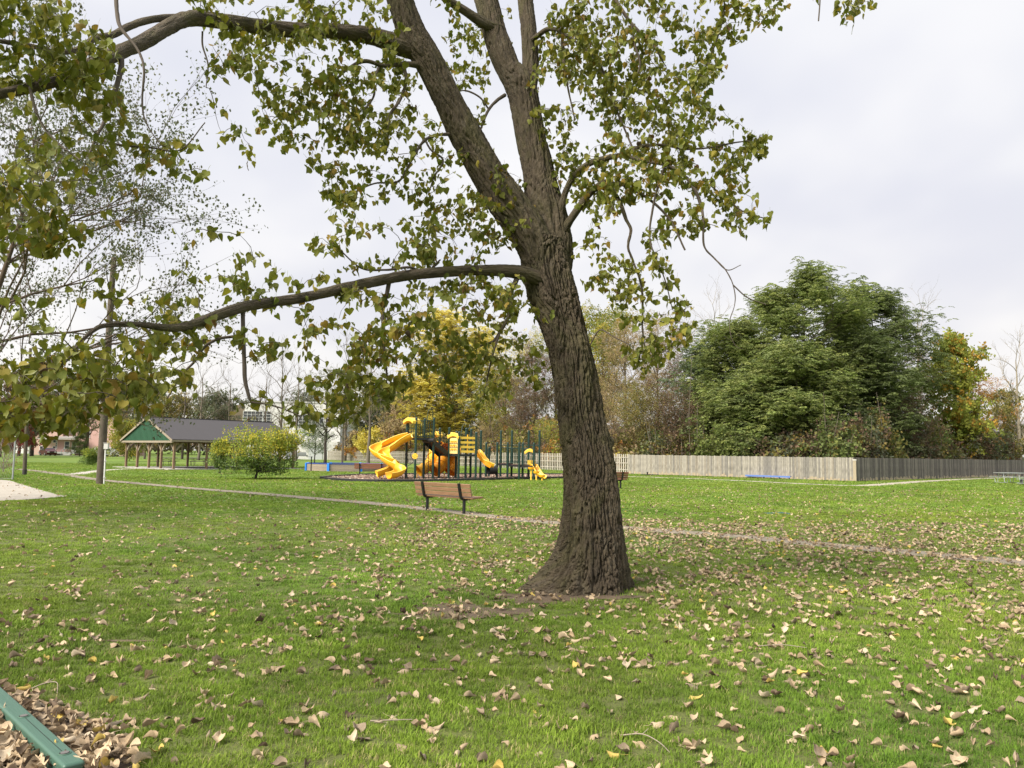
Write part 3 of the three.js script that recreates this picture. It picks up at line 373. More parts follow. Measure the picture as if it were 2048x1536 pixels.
// twigs grow from the nearest wood to each point of the crown's leaf masses, and droop
const masses = [
  [-2.98,4.13,-4.5,0.38,0.26,1.5], [-2.99,4.16,-5,0.2,0.16,0.8], [-2.9,3.75,-4.6,0.36,0.27,1.7], [-2.83,3.39,-4.7,0.43,0.28,1.35], [-2.93,3,-4.5,0.22,0.18,1.3], [-2.72,3.82,-5.3,0.24,0.16,0.8], [-2.6,2.78,-4.9,0.18,0.14,0.6], [-2.51,3.85,-5.5,0.21,0.18,0.4], [-2.82,4.13,-5,0.2,0.2,0.35], [-3.02,4.26,-4.4,0.17,0.11,0.9], [-3.01,4.59,-5,0.23,0.13,0.5],
  [-2.63,6.29,-7.8,0.76,0.2,0.6], [-2.01,6.6,-8.3,0.59,0.22,0.7], [-2.84,5.83,-7,0.23,0.18,0.45], [-2.35,5.76,-8,0.57,0.42,0.75], [-1.91,5.45,-8.3,0.46,0.54,0.95], [-2.68,5.38,-7,0.16,0.23,0.35], [-2.72,5.34,-7.4,0.22,0.24,0.4], [-2.74,4.67,-7.4,0.19,0.13,0.35], [-1.6,4.96,-8.5,0.5,0.44,0.75], [-1.03,5.02,-8.8,0.31,0.46,0.5], [-1.51,5.89,-8.7,0.34,0.45,0.65], [-2.03,4.65,-8,0.23,0.26,0.5], [-2.48,5.16,-7.8,0.25,0.3,0.45], [-1.81,4.32,-8,0.21,0.21,0.35], [-1.78,6.5,-8.6,0.45,0.22,0.5], [-2.51,5.96,-7.8,0.56,0.23,0.55],
  [-2.41,3.2,-6.2,0.32,0.24,0.6], [-2.57,2.74,-5.6,0.4,0.18,0.7], [-2.27,3.04,-6.3,0.33,0.16,0.6], [-1.88,3.25,-7,0.36,0.2,0.65], [-1.68,3.69,-7.5,0.29,0.29,0.6], [-1.26,3.78,-8,0.47,0.26,0.6], [-1.56,2.9,-7.3,0.62,0.28,0.6], [-1.15,2.84,-7.8,0.56,0.41,0.75], [-1.56,2.29,-7.4,0.48,0.24,0.75], [-1.3,2.53,-7.8,0.46,0.3,0.7], [-0.8,3.09,-8.3,0.54,0.38,0.5], [-1.56,2.03,-7.2,0.19,0.13,0.45], [-0.38,3.3,-8.8,0.51,0.46,0.42], [-0.14,2.61,-8.8,0.63,0.4,0.42], [-0.42,2.28,-8.7,0.45,0.23,0.4], [0.24,2.93,-9,0.26,0.47,0.5], [-0.64,2.73,-8.5,0.33,0.33,0.4], [-0.54,4.43,-9.2,0.66,0.39,0.65], [-0.86,4.06,-8.8,0.46,0.26,0.55], [-0.18,4.85,-9.5,0.43,0.37,0.5], [-0.4,3.7,-9,0.47,0.2,0.4],
  [-2.53,1.96,-4.3,0.48,0.17,1.5], [-2.68,2.15,-4.2,0.26,0.14,1.1], [-2.43,2.16,-4.5,0.29,0.15,0.8], [-2.66,1.82,-4.2,0.27,0.09,1.5], [-2.37,2.04,-4.7,0.18,0.12,0.7], [-2.42,2.31,-4.9,0.19,0.11,0.5], [-2.47,2.36,-5.5,0.21,0.18,0.5], [-2.3,2.47,-6,0.27,0.2,0.45], [-2.02,2.49,-6.1,0.14,0.18,0.4], [-2.6,2.57,-4.9,0.22,0.19,0.55], [-1.62,1.94,-5.9,0.21,0.07,0.45], [-1.99,2.04,-5.95,0.1,0.12,0.35], [-2.36,2.13,-5.2,0.12,0.1,0.4], [-1.92,2.32,-6.2,0.12,0.12,0.25], [-2.82,2.42,-4.3,0.08,0.06,0.2],
  [1.43,6.29,-9.3,1.12,1.03,0.9], [1.79,5.35,-8.9,0.81,0.52,0.8], [1.08,6.92,-9.5,0.74,0.56,0.7], [2.33,5.15,-8.7,0.51,0.34,0.65], [0.76,5.91,-9.5,0.43,0.86,0.7], [1.11,4.96,-9.2,0.42,0.36,0.6], [1.71,4.58,-8.8,0.74,0.51,0.7], [1.31,4.18,-8.9,0.52,0.35,0.65], [1.36,3.68,-8.8,0.49,0.29,0.75], [1.75,3.47,-8.6,0.34,0.31,0.6], [1.17,3.79,-8.9,0.23,0.17,0.4], [2.04,5.93,-8.2,0.17,0.59,0.65], [1.71,6.97,-9.1,0.33,0.36,0.5], [1.83,3.01,-8.6,0.25,0.2,0.45], [1.51,2.85,-8.7,0.25,0.23,0.45], [2.65,5.12,-8.6,0.22,0.2,0.45], [2.87,4.38,-8.5,0.12,0.09,0.35], [2.5,4.49,-8.5,0.25,0.28,0.4], [1.57,3.19,-8.7,0.34,0.23,0.4],
  [2.38,6.51,-8,0.52,0.2,0.8], [3.41,6.25,-7.5,0.19,0.13,0.5], [-0.7,7.03,-10,0.39,0.46,0.4], [-0.43,5.81,-9.6,0.22,0.37,0.45], [-0.16,7.32,-10,0.2,0.46,0.3], [-0.92,7.25,-9.3,0.24,0.18,0.3], [-0.69,5.13,-9.4,0.18,0.31,0.3],
  [-1.7,7.75,-8.6,1.4,0.45,0.22], [0.75,8.43,-9.6,1.56,0.5,0.25], [2.55,7.03,-8,0.78,0.21,0.4], [3.16,6.6,-7.5,0.39,0.15,0.3],
];
{
  const r = rng(909), nodes = []; // wood the twigs can grow from
  for (const p of [...limbs.map((l) => l.slice(6)), ...branches]) { const c = new THREE.CatmullRomCurve3(p.map((q) => V3(q[0], q[1], q[2])), false, 'centripetal'), n = Math.ceil(c.getLength() / 0.1); for (let i = Math.floor(n * 0.1); i <= n; i++) nodes.push(c.getPoint(i / n)); }
  const targets = []; for (const [x, y, z, rx, ry, den] of masses) { const n = Math.max(2, Math.round(den * Math.PI * rx * ry * 205)), rz = Math.min(0.9, 0.35 + 0.6 * (rx + ry) / 2); for (let i = 0; i < n; i++) { let best = null, bd = -1; for (let q = 0; q < 5; q++) { let a, b, c; do { a = r() * 2 - 1; b = r() * 2 - 1; c = r() * 2 - 1; } while (a * a + b * b + c * c > 1); const k = 1.06 + 0.3 * noise(x + a * 3, y + b * 3, z + c * 3), p = V3(x + a * rx * k, y + b * ry * k, z + c * rz); let m = 1e9; for (const t of targets) { const e = (t.x - p.x) ** 2 + (t.y - p.y) ** 2 + 0.3 * (t.z - p.z) ** 2; if (e < m) m = e; } if (m > bd) { bd = m; best = p; } } if (noise(best.x * 1.9 + 3, best.y * 1.9, best.z * 1.2) > -0.13) targets.push(best); } }
  const near = (t) => { let m = 1e9, k = 0; for (let i = 0; i < nodes.length; i++) { const n = nodes[i], d = (n.x - t.x) ** 2 + 1.3 * (n.y - t.y) ** 2 + (n.z - t.z) ** 2 + (n.y < t.y - 0.1 ? 0.02 : 0); if (d < m) { m = d; k = i; } } return [nodes[k], Math.sqrt(m)]; };
  const order = targets.map((t) => [t, near(t)[1]]).sort((a, b) => a[1] - b[1]).map((q) => q[0]);
  const P = [], idx = [], leaves = [], tube = (pts, r0, r1) => { const b = P.length / 3, K = 4; pts.forEach((p, i) => { const t = i + 1 < pts.length ? pts[i + 1].clone().sub(p) : p.clone().sub(pts[i - 1]); t.normalize(); const s = V3().crossVectors(t, Math.abs(t.y) > 0.9 ? V3(1, 0, 0) : V3(0, 1, 0)).normalize(), u = V3().crossVectors(t, s), rr = lerp(r0, r1, i / (pts.length - 1)); for (let k = 0; k < K; k++) { const a = k / K * 6.283; P.push(p.x + (s.x * Math.cos(a) + u.x * Math.sin(a)) * rr, p.y + (s.y * Math.cos(a) + u.y * Math.sin(a)) * rr, p.z + (s.z * Math.cos(a) + u.z * Math.sin(a)) * rr); } if (i) for (let k = 0; k < K; k++) { const q = b + (i - 1) * K + k, w = b + (i - 1) * K + (k + 1) % K; idx.push(q, w, w + K, q, w + K, q + K); } }); };
  for (const T of order) {
    const [N, D] = near(T); if (D > 2.2) continue; const dir = T.clone().sub(N), L = dir.length(), up = 0.22 * L * (0.4 + r());
    const c1 = N.clone().addScaledVector(dir, 0.3).add(V3((r() - 0.5) * 0.3 * L, up, (r() - 0.5) * 0.3 * L)), c2 = N.clone().addScaledVector(dir, 0.75).add(V3((r() - 0.5) * 0.25 * L, up * 0.7, (r() - 0.5) * 0.25 * L)), cv = new THREE.CubicBezierCurve3(N, c1, c2, T), n = Math.max(4, Math.min(12, Math.ceil(L / 0.07))), pts = cv.getPoints(n);
    pts.forEach((p, i) => { if (i > 0 && i < n) p.add(V3((r() - 0.5) * 0.02, (r() - 0.5) * 0.02, (r() - 0.5) * 0.02)); });
    tube(pts, 0.0026 + 0.0062 * Math.min(1, L), 0.0014); for (let i = 1; i <= n; i++) if (r() < 0.8) nodes.push(pts[i]);
    const run = Math.min(L, 0.5), m = 6 + Math.floor(r() * 5); if (r() < 0.05) continue;
    for (let i = 0; i < m; i++) { const t = 1 - (i / m) * run / Math.max(L, 0.12) * (0.85 + 0.3 * r()); if (t < 0.05) continue; const p = cv.getPoint(clamp(t, 0, 1)), s = (0.05 + 0.042 * r()) * lerp(0.78, 1, smooth(4, 6.6, -p.z)); p.add(V3((r() - 0.5) * 0.15, (r() - 0.65) * 0.13, (r() - 0.5) * 0.15)); leaves.push({ p, s }); }
  }
  const tg = new THREE.BufferGeometry(); tg.setAttribute('position', new THREE.Float32BufferAttribute(P, 3)); tg.setIndex(idx); tg.computeVertexNormals(); part('twig', tg, twigMat, cottonwood, 'stuff');
  const shapes = [leafGeo(0.35, 0.3, 0.02, 31), leafGeo(0.6, -0.4, 0.04, 32, 3), leafGeo(-0.3, 0.5, 0.03, 33), leafGeo(0.2, 0.7, 0.05, 34, 4), leafGeo(0.85, 0.2, 0.03, 35), leafGeo(0.1, -0.2, 0.03, 36, 5)];
  const tones = [[0.205, 0.22, 0.022], [0.16, 0.195, 0.02], [0.25, 0.24, 0.025], [0.185, 0.205, 0.028], [0.32, 0.265, 0.028], [0.3, 0.205, 0.028], [0.21, 0.225, 0.04], [0.17, 0.095, 0.026], [0.08, 0.055, 0.027]], weights = [28, 52, 70, 87, 93, 95.5, 99, 99.6, 100];
  const mk = (c) => new THREE.MeshPhysicalMaterial({ color: c ? RGB(...c) : 0xffffff, roughness: 0.78, transmission: 0.48, thickness: 0, specularIntensity: 0.45, map: leafVein }), mats = tones.map(mk), white = mk();
  leaves.forEach((o) => { const p = o.p, n = fbm(p.x * 0.9, p.y * 0.9, p.z * 0.9, 2); let w = r() * 100 + n * 40; o.tone = Math.max(0, weights.findIndex((k) => w <= k)); if (w > 100) o.tone = 5; o.k = Math.floor(r() * shapes.length); const e = new THREE.Euler(-0.5 + 1.0 * (r() - 0.5) + (r() < 0.3 ? 0.5 : 0), 0, Math.PI + (r() - 0.5) * 1.5); o.q = new THREE.Quaternion().setFromEuler(new THREE.Euler(0, r() * 6.283, 0)).multiply(new THREE.Quaternion().setFromEuler(e)); o.d = p.x * p.x + (p.y - 1.65) ** 2 + p.z * p.z; o.vis = Math.abs(p.x) < -p.z * 0.66 && (p.y - 1.65) < -p.z * 0.59; });
  leaves.sort((a, b) => (b.vis - a.vis) || (a.d - b.d));
  leaves.slice(0, 300).forEach((o) => { const m = part('leaf', shapes[o.k], mats[o.tone], cottonwood); m.position.copy(o.p); m.quaternion.copy(o.q); m.scale.setScalar(o.s); });
  const rest = shapes.map(() => []); leaves.slice(300).forEach((o) => { const v = 0.75 + 0.5 * r(), c = tones[o.tone]; rest[o.k].push({ p: o.p.toArray(), q: o.q, s: o.s, c: RGB(c[0] * v, c[1] * v, c[2] * v) }); });
  const fol = new THREE.Group(); fol.name = 'foliage'; fol.userData.kind = 'stuff'; cottonwood.add(fol); rest.forEach((l, k) => scatter('leaf', shapes[k], white, l, fol));
  console.log('crown leaves', leaves.length, 'twigs', order.length);
}

// ---------------------------------------------------------------- fences
const boardWood = [[0.33, 0.305, 0.265], [0.28, 0.26, 0.23], [0.38, 0.35, 0.30], [0.23, 0.215, 0.195], [0.32, 0.285, 0.235]].map((c) => withMap(std(c, 0.9), woodTex, 0.004));
const shadedWood = [[0.145, 0.132, 0.122], [0.105, 0.094, 0.09], [0.19, 0.175, 0.158], [0.125, 0.112, 0.107], [0.23, 0.21, 0.185]].map((c) => withMap(std(c, 0.92), woodTex, 0.004));  // darker board tones: shade on the run turned from the sun, put into colour
const bareFoot = [[0.45, 0.37, 0.26], [0.40, 0.33, 0.24]].map((c) => withMap(std(c, 0.9), woodTex));
function fence(label, A, B, H, w, pitch, mats, both, seed, footShow) {
  const dx = B[0] - A[0], dz = B[1] - A[1], L = Math.hypot(dx, dz), g = thing('board_fence', label, 'fence', [A[0], 0, A[1]], Math.atan2(-dz, dx)), r = rng(seed), n = Math.floor(L / pitch);
  const camSide = Math.sign((-A[0]) * (-dz) + (-A[1]) * dx) || 1; // +z of the group's own axes faces the camera when positive
  const shapes = [0, 1, 2, 3].map((k) => { const gg = new THREE.BoxGeometry(w * (1 - 0.03 * k), H * (1 - 0.006 * k), 0.02); gg.translate(0, H * (1 - 0.006 * k) / 2 + 0.03, 0); const uv = gg.attributes.uv; for (let i = 0; i < uv.count; i++) uv.setXY(i, uv.getX(i) * 0.12 + k * 0.23, uv.getY(i) * 0.9 + k * 0.31); return gg; });
  const footShape = new THREE.BoxGeometry(w * 0.97, 0.16, 0.006).translate(0, 0.11, 0);
  const list = []; for (let i = 0; i < n; i++) { const x = (i + 0.5) * L / n, wx = A[0] + dx * x / L, wz = A[1] + dz * x / L; list.push([i, x, wx * wx + wz * wz, Math.abs(wx) < -wz * 0.7]); }
  const keep = new Set([...list].sort((a, b) => (b[3] - a[3]) || a[2] - b[2]).slice(0, 300).map((q) => q[0])), rest = [];
  const cs = dx * 0 + camSide;
  for (const [i, x] of list) {
    const k = Math.floor(r() * 4), m = mats[Math.floor(r() * mats.length)], z = (both && i % 2 ? -0.05 : 0.03) * 1 * cs + 0.006 * (r() - 0.5), tilt = 0.012 * (r() - 0.5), y = 0.03 * (r() - 0.5);
    if (keep.has(i)) { const b = part('board', shapes[k], m, g); b.position.set(x, y, z); b.rotation.z = tilt; if (footShow && r() < 0.75) { const f = part('weathered_foot', footShape, bareFoot[i % 2], b); f.position.set(0, -0.03 + 0.05 * r(), 0.012 * cs); f.scale.y = 0.6 + r(); } } else { const q = shapes[k].clone(); q.translate(x, y, z); rest.push(q); }
  }
  if (rest.length) part('board', merge(rest), mats[0], g, 'stuff');
  for (const y of [0.35, H * 0.55, H - 0.28]) part('rail', box(L, 0.085, 0.04, L / 2, y, -0.01 * cs), mats[1], g);
  for (let i = 0; i <= Math.ceil(L / 2.4); i++) part('post', box(0.09, H + 0.02, 0.09, Math.min(i * 2.4, L), H / 2, -0.1 * cs), mats[1], g);
  return g;
}
const fA = [-34.265,-144.389], fB = [10.499,-68.711], fC = [24.767,-55.851], fD = [58.812,-85.151];
const paleWood = [[0.52, 0.48, 0.41], [0.46, 0.42, 0.36], [0.56, 0.52, 0.45], [0.40, 0.37, 0.32]].map((c) => withMap(std(c, 0.9), woodTex, 0.004));
fence('long grey shadow-box fence with open gaps between boards behind the playground', fA, fB, 1.72, 0.1, 0.155, paleWood, true, 5, false);
fence('weathered pale grey solid board fence right of the tree trunk', fB, fC, 1.68, 0.135, 0.139, boardWood, false, 6, true);
const fence3 = fence('weathered board fence running from the corner to the right edge, shade put into its boards', fC, fD, 1.68, 0.135, 0.145, shadedWood, false, 7, true);
{ const c = thing('fence_corner_post', 'pale cream post with white cap at the corner of the board fences', 'post', [fC[0] + 0.02, 0, fC[1] + 0.12]); part('post', box(0.16, 1.5, 0.12, 0, 0.75, 0), withMap(std([0.55, 0.46, 0.33], 0.85), woodTex), c); part('cap', box(0.2, 0.07, 0.16, 0, 1.535, 0), std([0.75, 0.72, 0.66], 0.6), c); }
// ---------------------------------------------------------------- chain-link gate corner on the left
{
  const metal = std([0.36, 0.38, 0.38], 0.45, { metalness: 0.6 }), p = [-24.66,0,-38.375], g = thing('chain_link_fence', 'grey chain-link fence panel with tall end post at left edge', 'fence', p), D = [-0.92, -0.1], L = 9;
  part('post', merge([cyl(0.04, 0.04, 2.12, 0, 0, 0), new THREE.SphereGeometry(0.048, 10, 6).translate(0, 2.13, 0)]), metal, g);
  part('top_rail', bar([0, 2.03, 0], [D[0] * L, 2.03, D[1] * L], 0.022), metal, g); part('bottom_wire', bar([0, 0.06, 0], [D[0] * L, 0.06, D[1] * L], 0.005, 5), metal, g);
  for (const k of [3, 6]) part('line_post', cyl(0.028, 0.028, 2.03, D[0] * k, 0, D[1] * k), metal, g);
  const wires = []; for (let k = -14; k < 64; k++) for (const s of [1, -1]) { const x0 = k * 0.14, pts = []; let a = x0, b = x0 + 1.96 * 0.55 * s, ya = 0.06, yb = 2.02; const cut = (v) => clamp(v, 0.05, L); const ca = cut(a), cb = cut(b); if (ca === cb) continue; const f = (v) => ya + (v - a) / (b - a) * (yb - ya); wires.push(bar([D[0] * ca, f(ca), D[1] * ca], [D[0] * cb, f(cb), D[1] * cb], 0.0035, 3)); }
  part('wire_mesh', merge(wires), metal, g, 'stuff');
}
// ---------------------------------------------------------------- poles
const poleMat = withMap(std([0.11, 0.088, 0.066], 0.92), woodTex, 0.006);
{
  const a = [-18.732,0.002,-35.4,0.184], b = [-18.76,8.521,-35.4,0.132], c = [-18.742,10.543,-35.4,0.115], g = thing('utility_pole', 'leaning wooden utility pole with white conduit and box beside the footpath', 'pole', [a[0], 0, a[2]]), rel = (p) => [p[0] - a[0], p[1], p[2] - a[2], p[3]];
  const A = rel(a), B = rel(b), C = rel(c); A[1] = -0.05;
  part('pole', limb([A, B, C], 60, 20), poleMat, g);
  const f = (y, o) => { const t = (y - 0) / B[1]; return [A[0] + (B[0] - A[0]) * t + o, y, (B[2] - A[2]) * t + 0.1]; };
  part('conduit', bar(f(0, 0.22), f(1.6, 0.2), 0.032), std([0.72, 0.72, 0.7], 0.5), g);
  for (const y of [0.3, 1.05]) part('strap', box(0.11, 0.03, 0.09, ...f(y, 0.235)), std([0.4, 0.4, 0.4], 0.4), g);
  const bx = part('meter_box', box(0.2, 0.26, 0.14, ...f(1.72, 0.24), 0, 0, 0, 0.01), std([0.5, 0.49, 0.47], 0.6), g); part('lid', box(0.22, 0.02, 0.17, ...f(1.87, 0.24)), std([0.5, 0.48, 0.46], 0.6), bx);
}
{ const a = [-28.44,-0.056,-45.3,0.11], b = [-28.535,4.396,-45.3,0.091], g = thing('wooden_pole', 'thin wooden light pole left of the leaning utility pole', 'pole', [a[0], 0, a[2]]); part('pole', limb([[0, -0.05, 0, a[3]], [b[0] - a[0], b[1], b[2] - a[2], b[3]], [(b[0] - a[0]) * 1.7, b[1] * 1.7, 0, b[3] * 0.85]], 40, 14), poleMat, g); part('tar_foot', cyl(a[3] + 0.012, a[3] + 0.01, 0.32, 0.005, 0, 0), std([0.035, 0.03, 0.028], 0.8), g); }
// ---------------------------------------------------------------- pavilion
const cedar = withMap(std([0.25, 0.17, 0.105], 0.9), woodTex, 0.003), paleCedar = withMap(std([0.34, 0.285, 0.22], 0.85), woodTex, 0.003);
{
  const P = [-26.661,-61.149], g = thing('park_pavilion', 'open timber picnic pavilion with green gable and grey shingle roof', 'pavilion', [P[0], 0, P[1]], 0.869), LX = 10.96, LZ = 8.5, ph = 2.12, eave = 2.3, apex = 4.15, ov = 0.42;
  part('concrete_slab', box(LX + 1.6, 0.12, LZ + 1.5, LX / 2, 0.0, -LZ / 2), withMap(std([0.46, 0.44, 0.41], 0.85), speckle), g);
  const spots = []; for (let i = 0; i <= 4; i++) { spots.push([0, -LZ * i / 4], [LX, -LZ * i / 4]); if (i && i < 4) spots.push([LX * i / 4, 0], [LX * i / 4, -LZ]); }
  for (const [x, z] of spots) {
    const alongX = z === 0 || z === -LZ, alongZ = x === 0 || x === LX, p = part('post', box(0.16, ph, 0.16, x, ph / 2 + 0.06, z), cedar, g), br = [];
    for (const s of [-1, 1]) { if (alongX && x + s * 0.7 > -0.1 && x + s * 0.7 < LX + 0.1) br.push([s * 0.68, 0]); if (alongZ && z + s * 0.7 < 0.1 && z + s * 0.7 > -LZ - 0.1) br.push([0, s * 0.62]); }
    for (const [bx, bz] of br) part('brace', beam([x, ph - 0.72, z], [x + bx, ph + 0.02, z + bz], 0.07, 0.12), paleCedar, p);
  }
  for (const z of [0, -LZ]) part('beam', box(LX + 0.5, 0.24, 0.14, LX / 2, ph + 0.18, z), cedar, g);
  for (const x of [0, LX]) part('beam', box(0.13, 0.235, LZ - 0.15, x, ph + 0.18, -LZ / 2), cedar, g);
  const mid = -LZ / 2, half = LZ / 2 + ov, slope = Math.atan2(apex - eave, half), len = Math.hypot(half, apex - eave);
  const shingle = tex(512, (u, v) => { const row = Math.floor(v * 26), c = Math.floor(u * 22 + (row % 2) * 0.5), h = 0.5 + 0.5 * noise(c * 3.7 + 0.5, row * 5.3, 2.2); return 0.75 + 0.35 * h + 0.25 * tileN(u, v, 60, 3, 3); }, false);
  const roofMat = std([0.062, 0.058, 0.062], 0.95, { map: shingle, bumpMap: shingle, bumpScale: 0.008 }); shingle.repeat.set(2.4, 1);
  for (const s of [1, -1]) {
    const q = new THREE.Group(); const m = part('roof_slope', new THREE.BoxGeometry(LX + 2 * ov, 0.07, len).toNonIndexed(), roofMat, g); m.position.set(LX / 2, (apex + eave) / 2 + 0.06, mid + s * half / 2); m.rotation.x = s * slope;
    for (let k = 0; k < 14; k++) { const c = part('shingle_course', new THREE.BoxGeometry(LX + 2 * ov + 0.01, 0.018, len / 14 + 0.02), roofMat, m); c.position.set(0, 0.04, s * (-len / 2 + (k + 0.5) * len / 14)); c.rotation.x = s * 0.03; }
    part('fascia', box(LX + 2 * ov, 0.14, 0.03, LX / 2, eave - 0.02, mid + s * (half + 0.02)), paleCedar, g);
    for (const x of [-ov - 0.02, LX + ov + 0.02]) part('barge_board', beam([x, eave - 0.01, mid + s * half], [x, apex + 0.02, mid], 0.035, 0.17), paleCedar, g);
  }
  part('ridge_cap', box(LX + 2 * ov, 0.05, 0.22, LX / 2, apex + 0.12, mid), roofMat, g);
  const green = std([0.03, 0.1, 0.055], 0.5), ribs = std([0.022, 0.075, 0.042], 0.5);
  for (const x of [-ov + 0.1, LX + ov - 0.13]) part('gable_beam', box(0.12, 0.16, LZ + 2 * ov - 0.1, x, eave - 0.09, mid), paleCedar, g);
  for (const x of [-ov + 0.1, LX + ov - 0.13]) {
    const sh = new THREE.Shape([[-half + 0.08, 0], [half - 0.08, 0], [0, apex - eave - 0.06]].map((q) => new THREE.Vector2(...q))), w = part('gable_panel', new THREE.ExtrudeGeometry(sh, { depth: 0.03, bevelEnabled: false }).rotateY(Math.PI / 2).translate(x, eave, mid), green, g);
    for (let i = -20; i <= 20; i++) { const z = i * 0.22, h = (apex - eave - 0.06) * (1 - Math.abs(z) / (half - 0.08)) - 0.02; if (h > 0.05) part('rib', box(0.03, h, 0.05, x + (x < 0 ? -0.012 : 0.042), eave + h / 2, mid + z), ribs, w); }
  }
}
// picnic tables
const tableWood = withMap(std([0.075, 0.06, 0.05], 0.8), woodTex), alu = std([0.5, 0.52, 0.52], 0.35, { metalness: 0.55 });
function picnic(label, pos, turn, mTop, mFrame, group) {
  const g = thing('picnic_table', label, 'picnic table', pos, turn, group), L = 1.9;
  for (let i = 0; i < 3; i++) part('top_plank', box(L, 0.04, 0.23, 0, 0.74, -0.25 + i * 0.25), mTop, g);
  for (const s of [-1, 1]) part('seat', box(L, 0.04, 0.25, 0, 0.45, s * 0.68), mTop, g);
  for (const x of [-0.62, 0.62]) { part('frame', merge([bar([x, 0.02, -0.36], [x, 0.72, -0.22], 0.025), bar([x, 0.02, 0.36], [x, 0.72, 0.22], 0.025), bar([x, 0.42, -0.78], [x, 0.42, 0.78], 0.024), bar([x, 0.03, -0.62], [x, 0.03, 0.62], 0.024)]), mFrame, g); for (const s of [-1, 1]) part('leg', bar([x, 0.03, s * 0.58], [x, 0.42, s * 0.66], 0.022), mFrame, g); }
  part('brace', merge([bar([-0.6, 0.45, 0], [0, 0.7, 0], 0.018), bar([0.6, 0.45, 0], [0, 0.7, 0], 0.018)]), mFrame, g); return g;
}
picnic('dark picnic table inside the pavilion nearest its green gable', [-33.959,0,-76.189], -0.1, tableWood, tableWood, 'picnic tables in the pavilion');
picnic('dark picnic table in the middle of the pavilion left of the yellow shrub', [-31.098,0,-77.154], 0.05, tableWood, tableWood, 'picnic tables in the pavilion');
picnic('dark picnic table in the pavilion half hidden by the yellow shrub', [-28.625,0,-77.747], 0.1, tableWood, tableWood, 'picnic tables in the pavilion');
picnic('pale metal picnic table by the dark fence at right edge', [36.61,0,-56.874], 0.12, alu, alu);
{ const p = [35.382,0,-52.853], g = thing('metal_bench', 'low pale metal bench in front of the picnic table at right edge', 'bench', p, 0.14); part('seat', box(1.7, 0.035, 0.26, 0, 0.4, 0), alu, g); part('lower_plank', box(1.5, 0.03, 0.24, -0.25, 0.12, 0.2), alu, g); for (const x of [-0.55, 0.45]) part('leg', merge([box(0.06, 0.36, 0.2, x, 0.2, 0), box(0.3, 0.04, 0.4, x, 0.03, 0)]), std([0.1, 0.1, 0.1], 0.6), g); }
// ---------------------------------------------------------------- benches
const slatMat = withMap(std([0.31, 0.175, 0.098], 0.6), woodTex, 0.002), slatFar = withMap(std([0.30, 0.125, 0.075], 0.65), woodTex), blackSteel = std([0.012, 0.012, 0.013], 0.42);
const slatUV = (g, k) => { const uv = g.attributes.uv; for (let i = 0; i < uv.count; i++) uv.setXY(i, uv.getY(i) * 0.2 + k * 0.17, uv.getX(i) * 1.3 + k * 0.4); return g; };
function bench(label, pos, turn, mat, group, L = 2.25) {
  const g = thing('park_bench', label, 'bench', pos, turn, group);
  [0.77, 0.655, 0.54].forEach((y, k) => part('back_slat', slatUV(box(L, 0.1, 0.045, 0, y, 0.072 - k * 0.028, 0.2, 0, 0, 0.008), k), mat, g));
  [-0.08, -0.215, -0.35].forEach((z, k) => part('seat_slat', slatUV(box(L, 0.045, 0.125, 0, 0.445 + k * 0.006, z, 0.05, 0, 0, 0.008), k + 4), mat, g));
  for (const x of [-0.76, 0.76]) {
    const fr = part('frame', sweep([[x, 0.83, 0.13], [x, 0.7, 0.105], [x, 0.56, 0.07], [x, 0.47, 0.045], [x, 0.415, 0.0], [x, 0.395, -0.08], [x, 0.4, -0.2], [x, 0.412, -0.34], [x, 0.416, -0.4]], [[-0.033, -0.027], [0.033, -0.027], [0.033, 0.027], [-0.033, 0.027]], 40), blackSteel, g);
    part('leg', merge([cyl(0.044, 0.044, 0.42, x, -0.02, -0.08, 14)]), blackSteel, g); part('bolt', merge([0.785, 0.672, 0.559].map((y, k) => new THREE.CylinderGeometry(0.012, 0.012, 0.02, 8).rotateX(Math.PI / 2).translate(x, y, 0.15 - k * 0.03))), blackSteel, fr);
  }
  return g;
}
bench('brown slatted bench seen from behind beside the path left of the trunk', [-1.85, 0, -21.37], -0.76, slatMat, null, 2.3);
{ const p = [5.453,0,-38.096], th = 0.5; bench('reddish brown bench half hidden behind the right side of the trunk', [p[0] - 0.76 * Math.cos(th), 0, p[2] + 0.76 * Math.sin(th)], th, slatFar); }
{ const p = [-10.606,0,-54.306], th = 0.06; bench('brown bench between the blue-cornered ball pit and the yellow slides', [p[0] + 0.76 * Math.cos(th), 0, p[2] - 0.76 * Math.sin(th)], th, slatFar); }
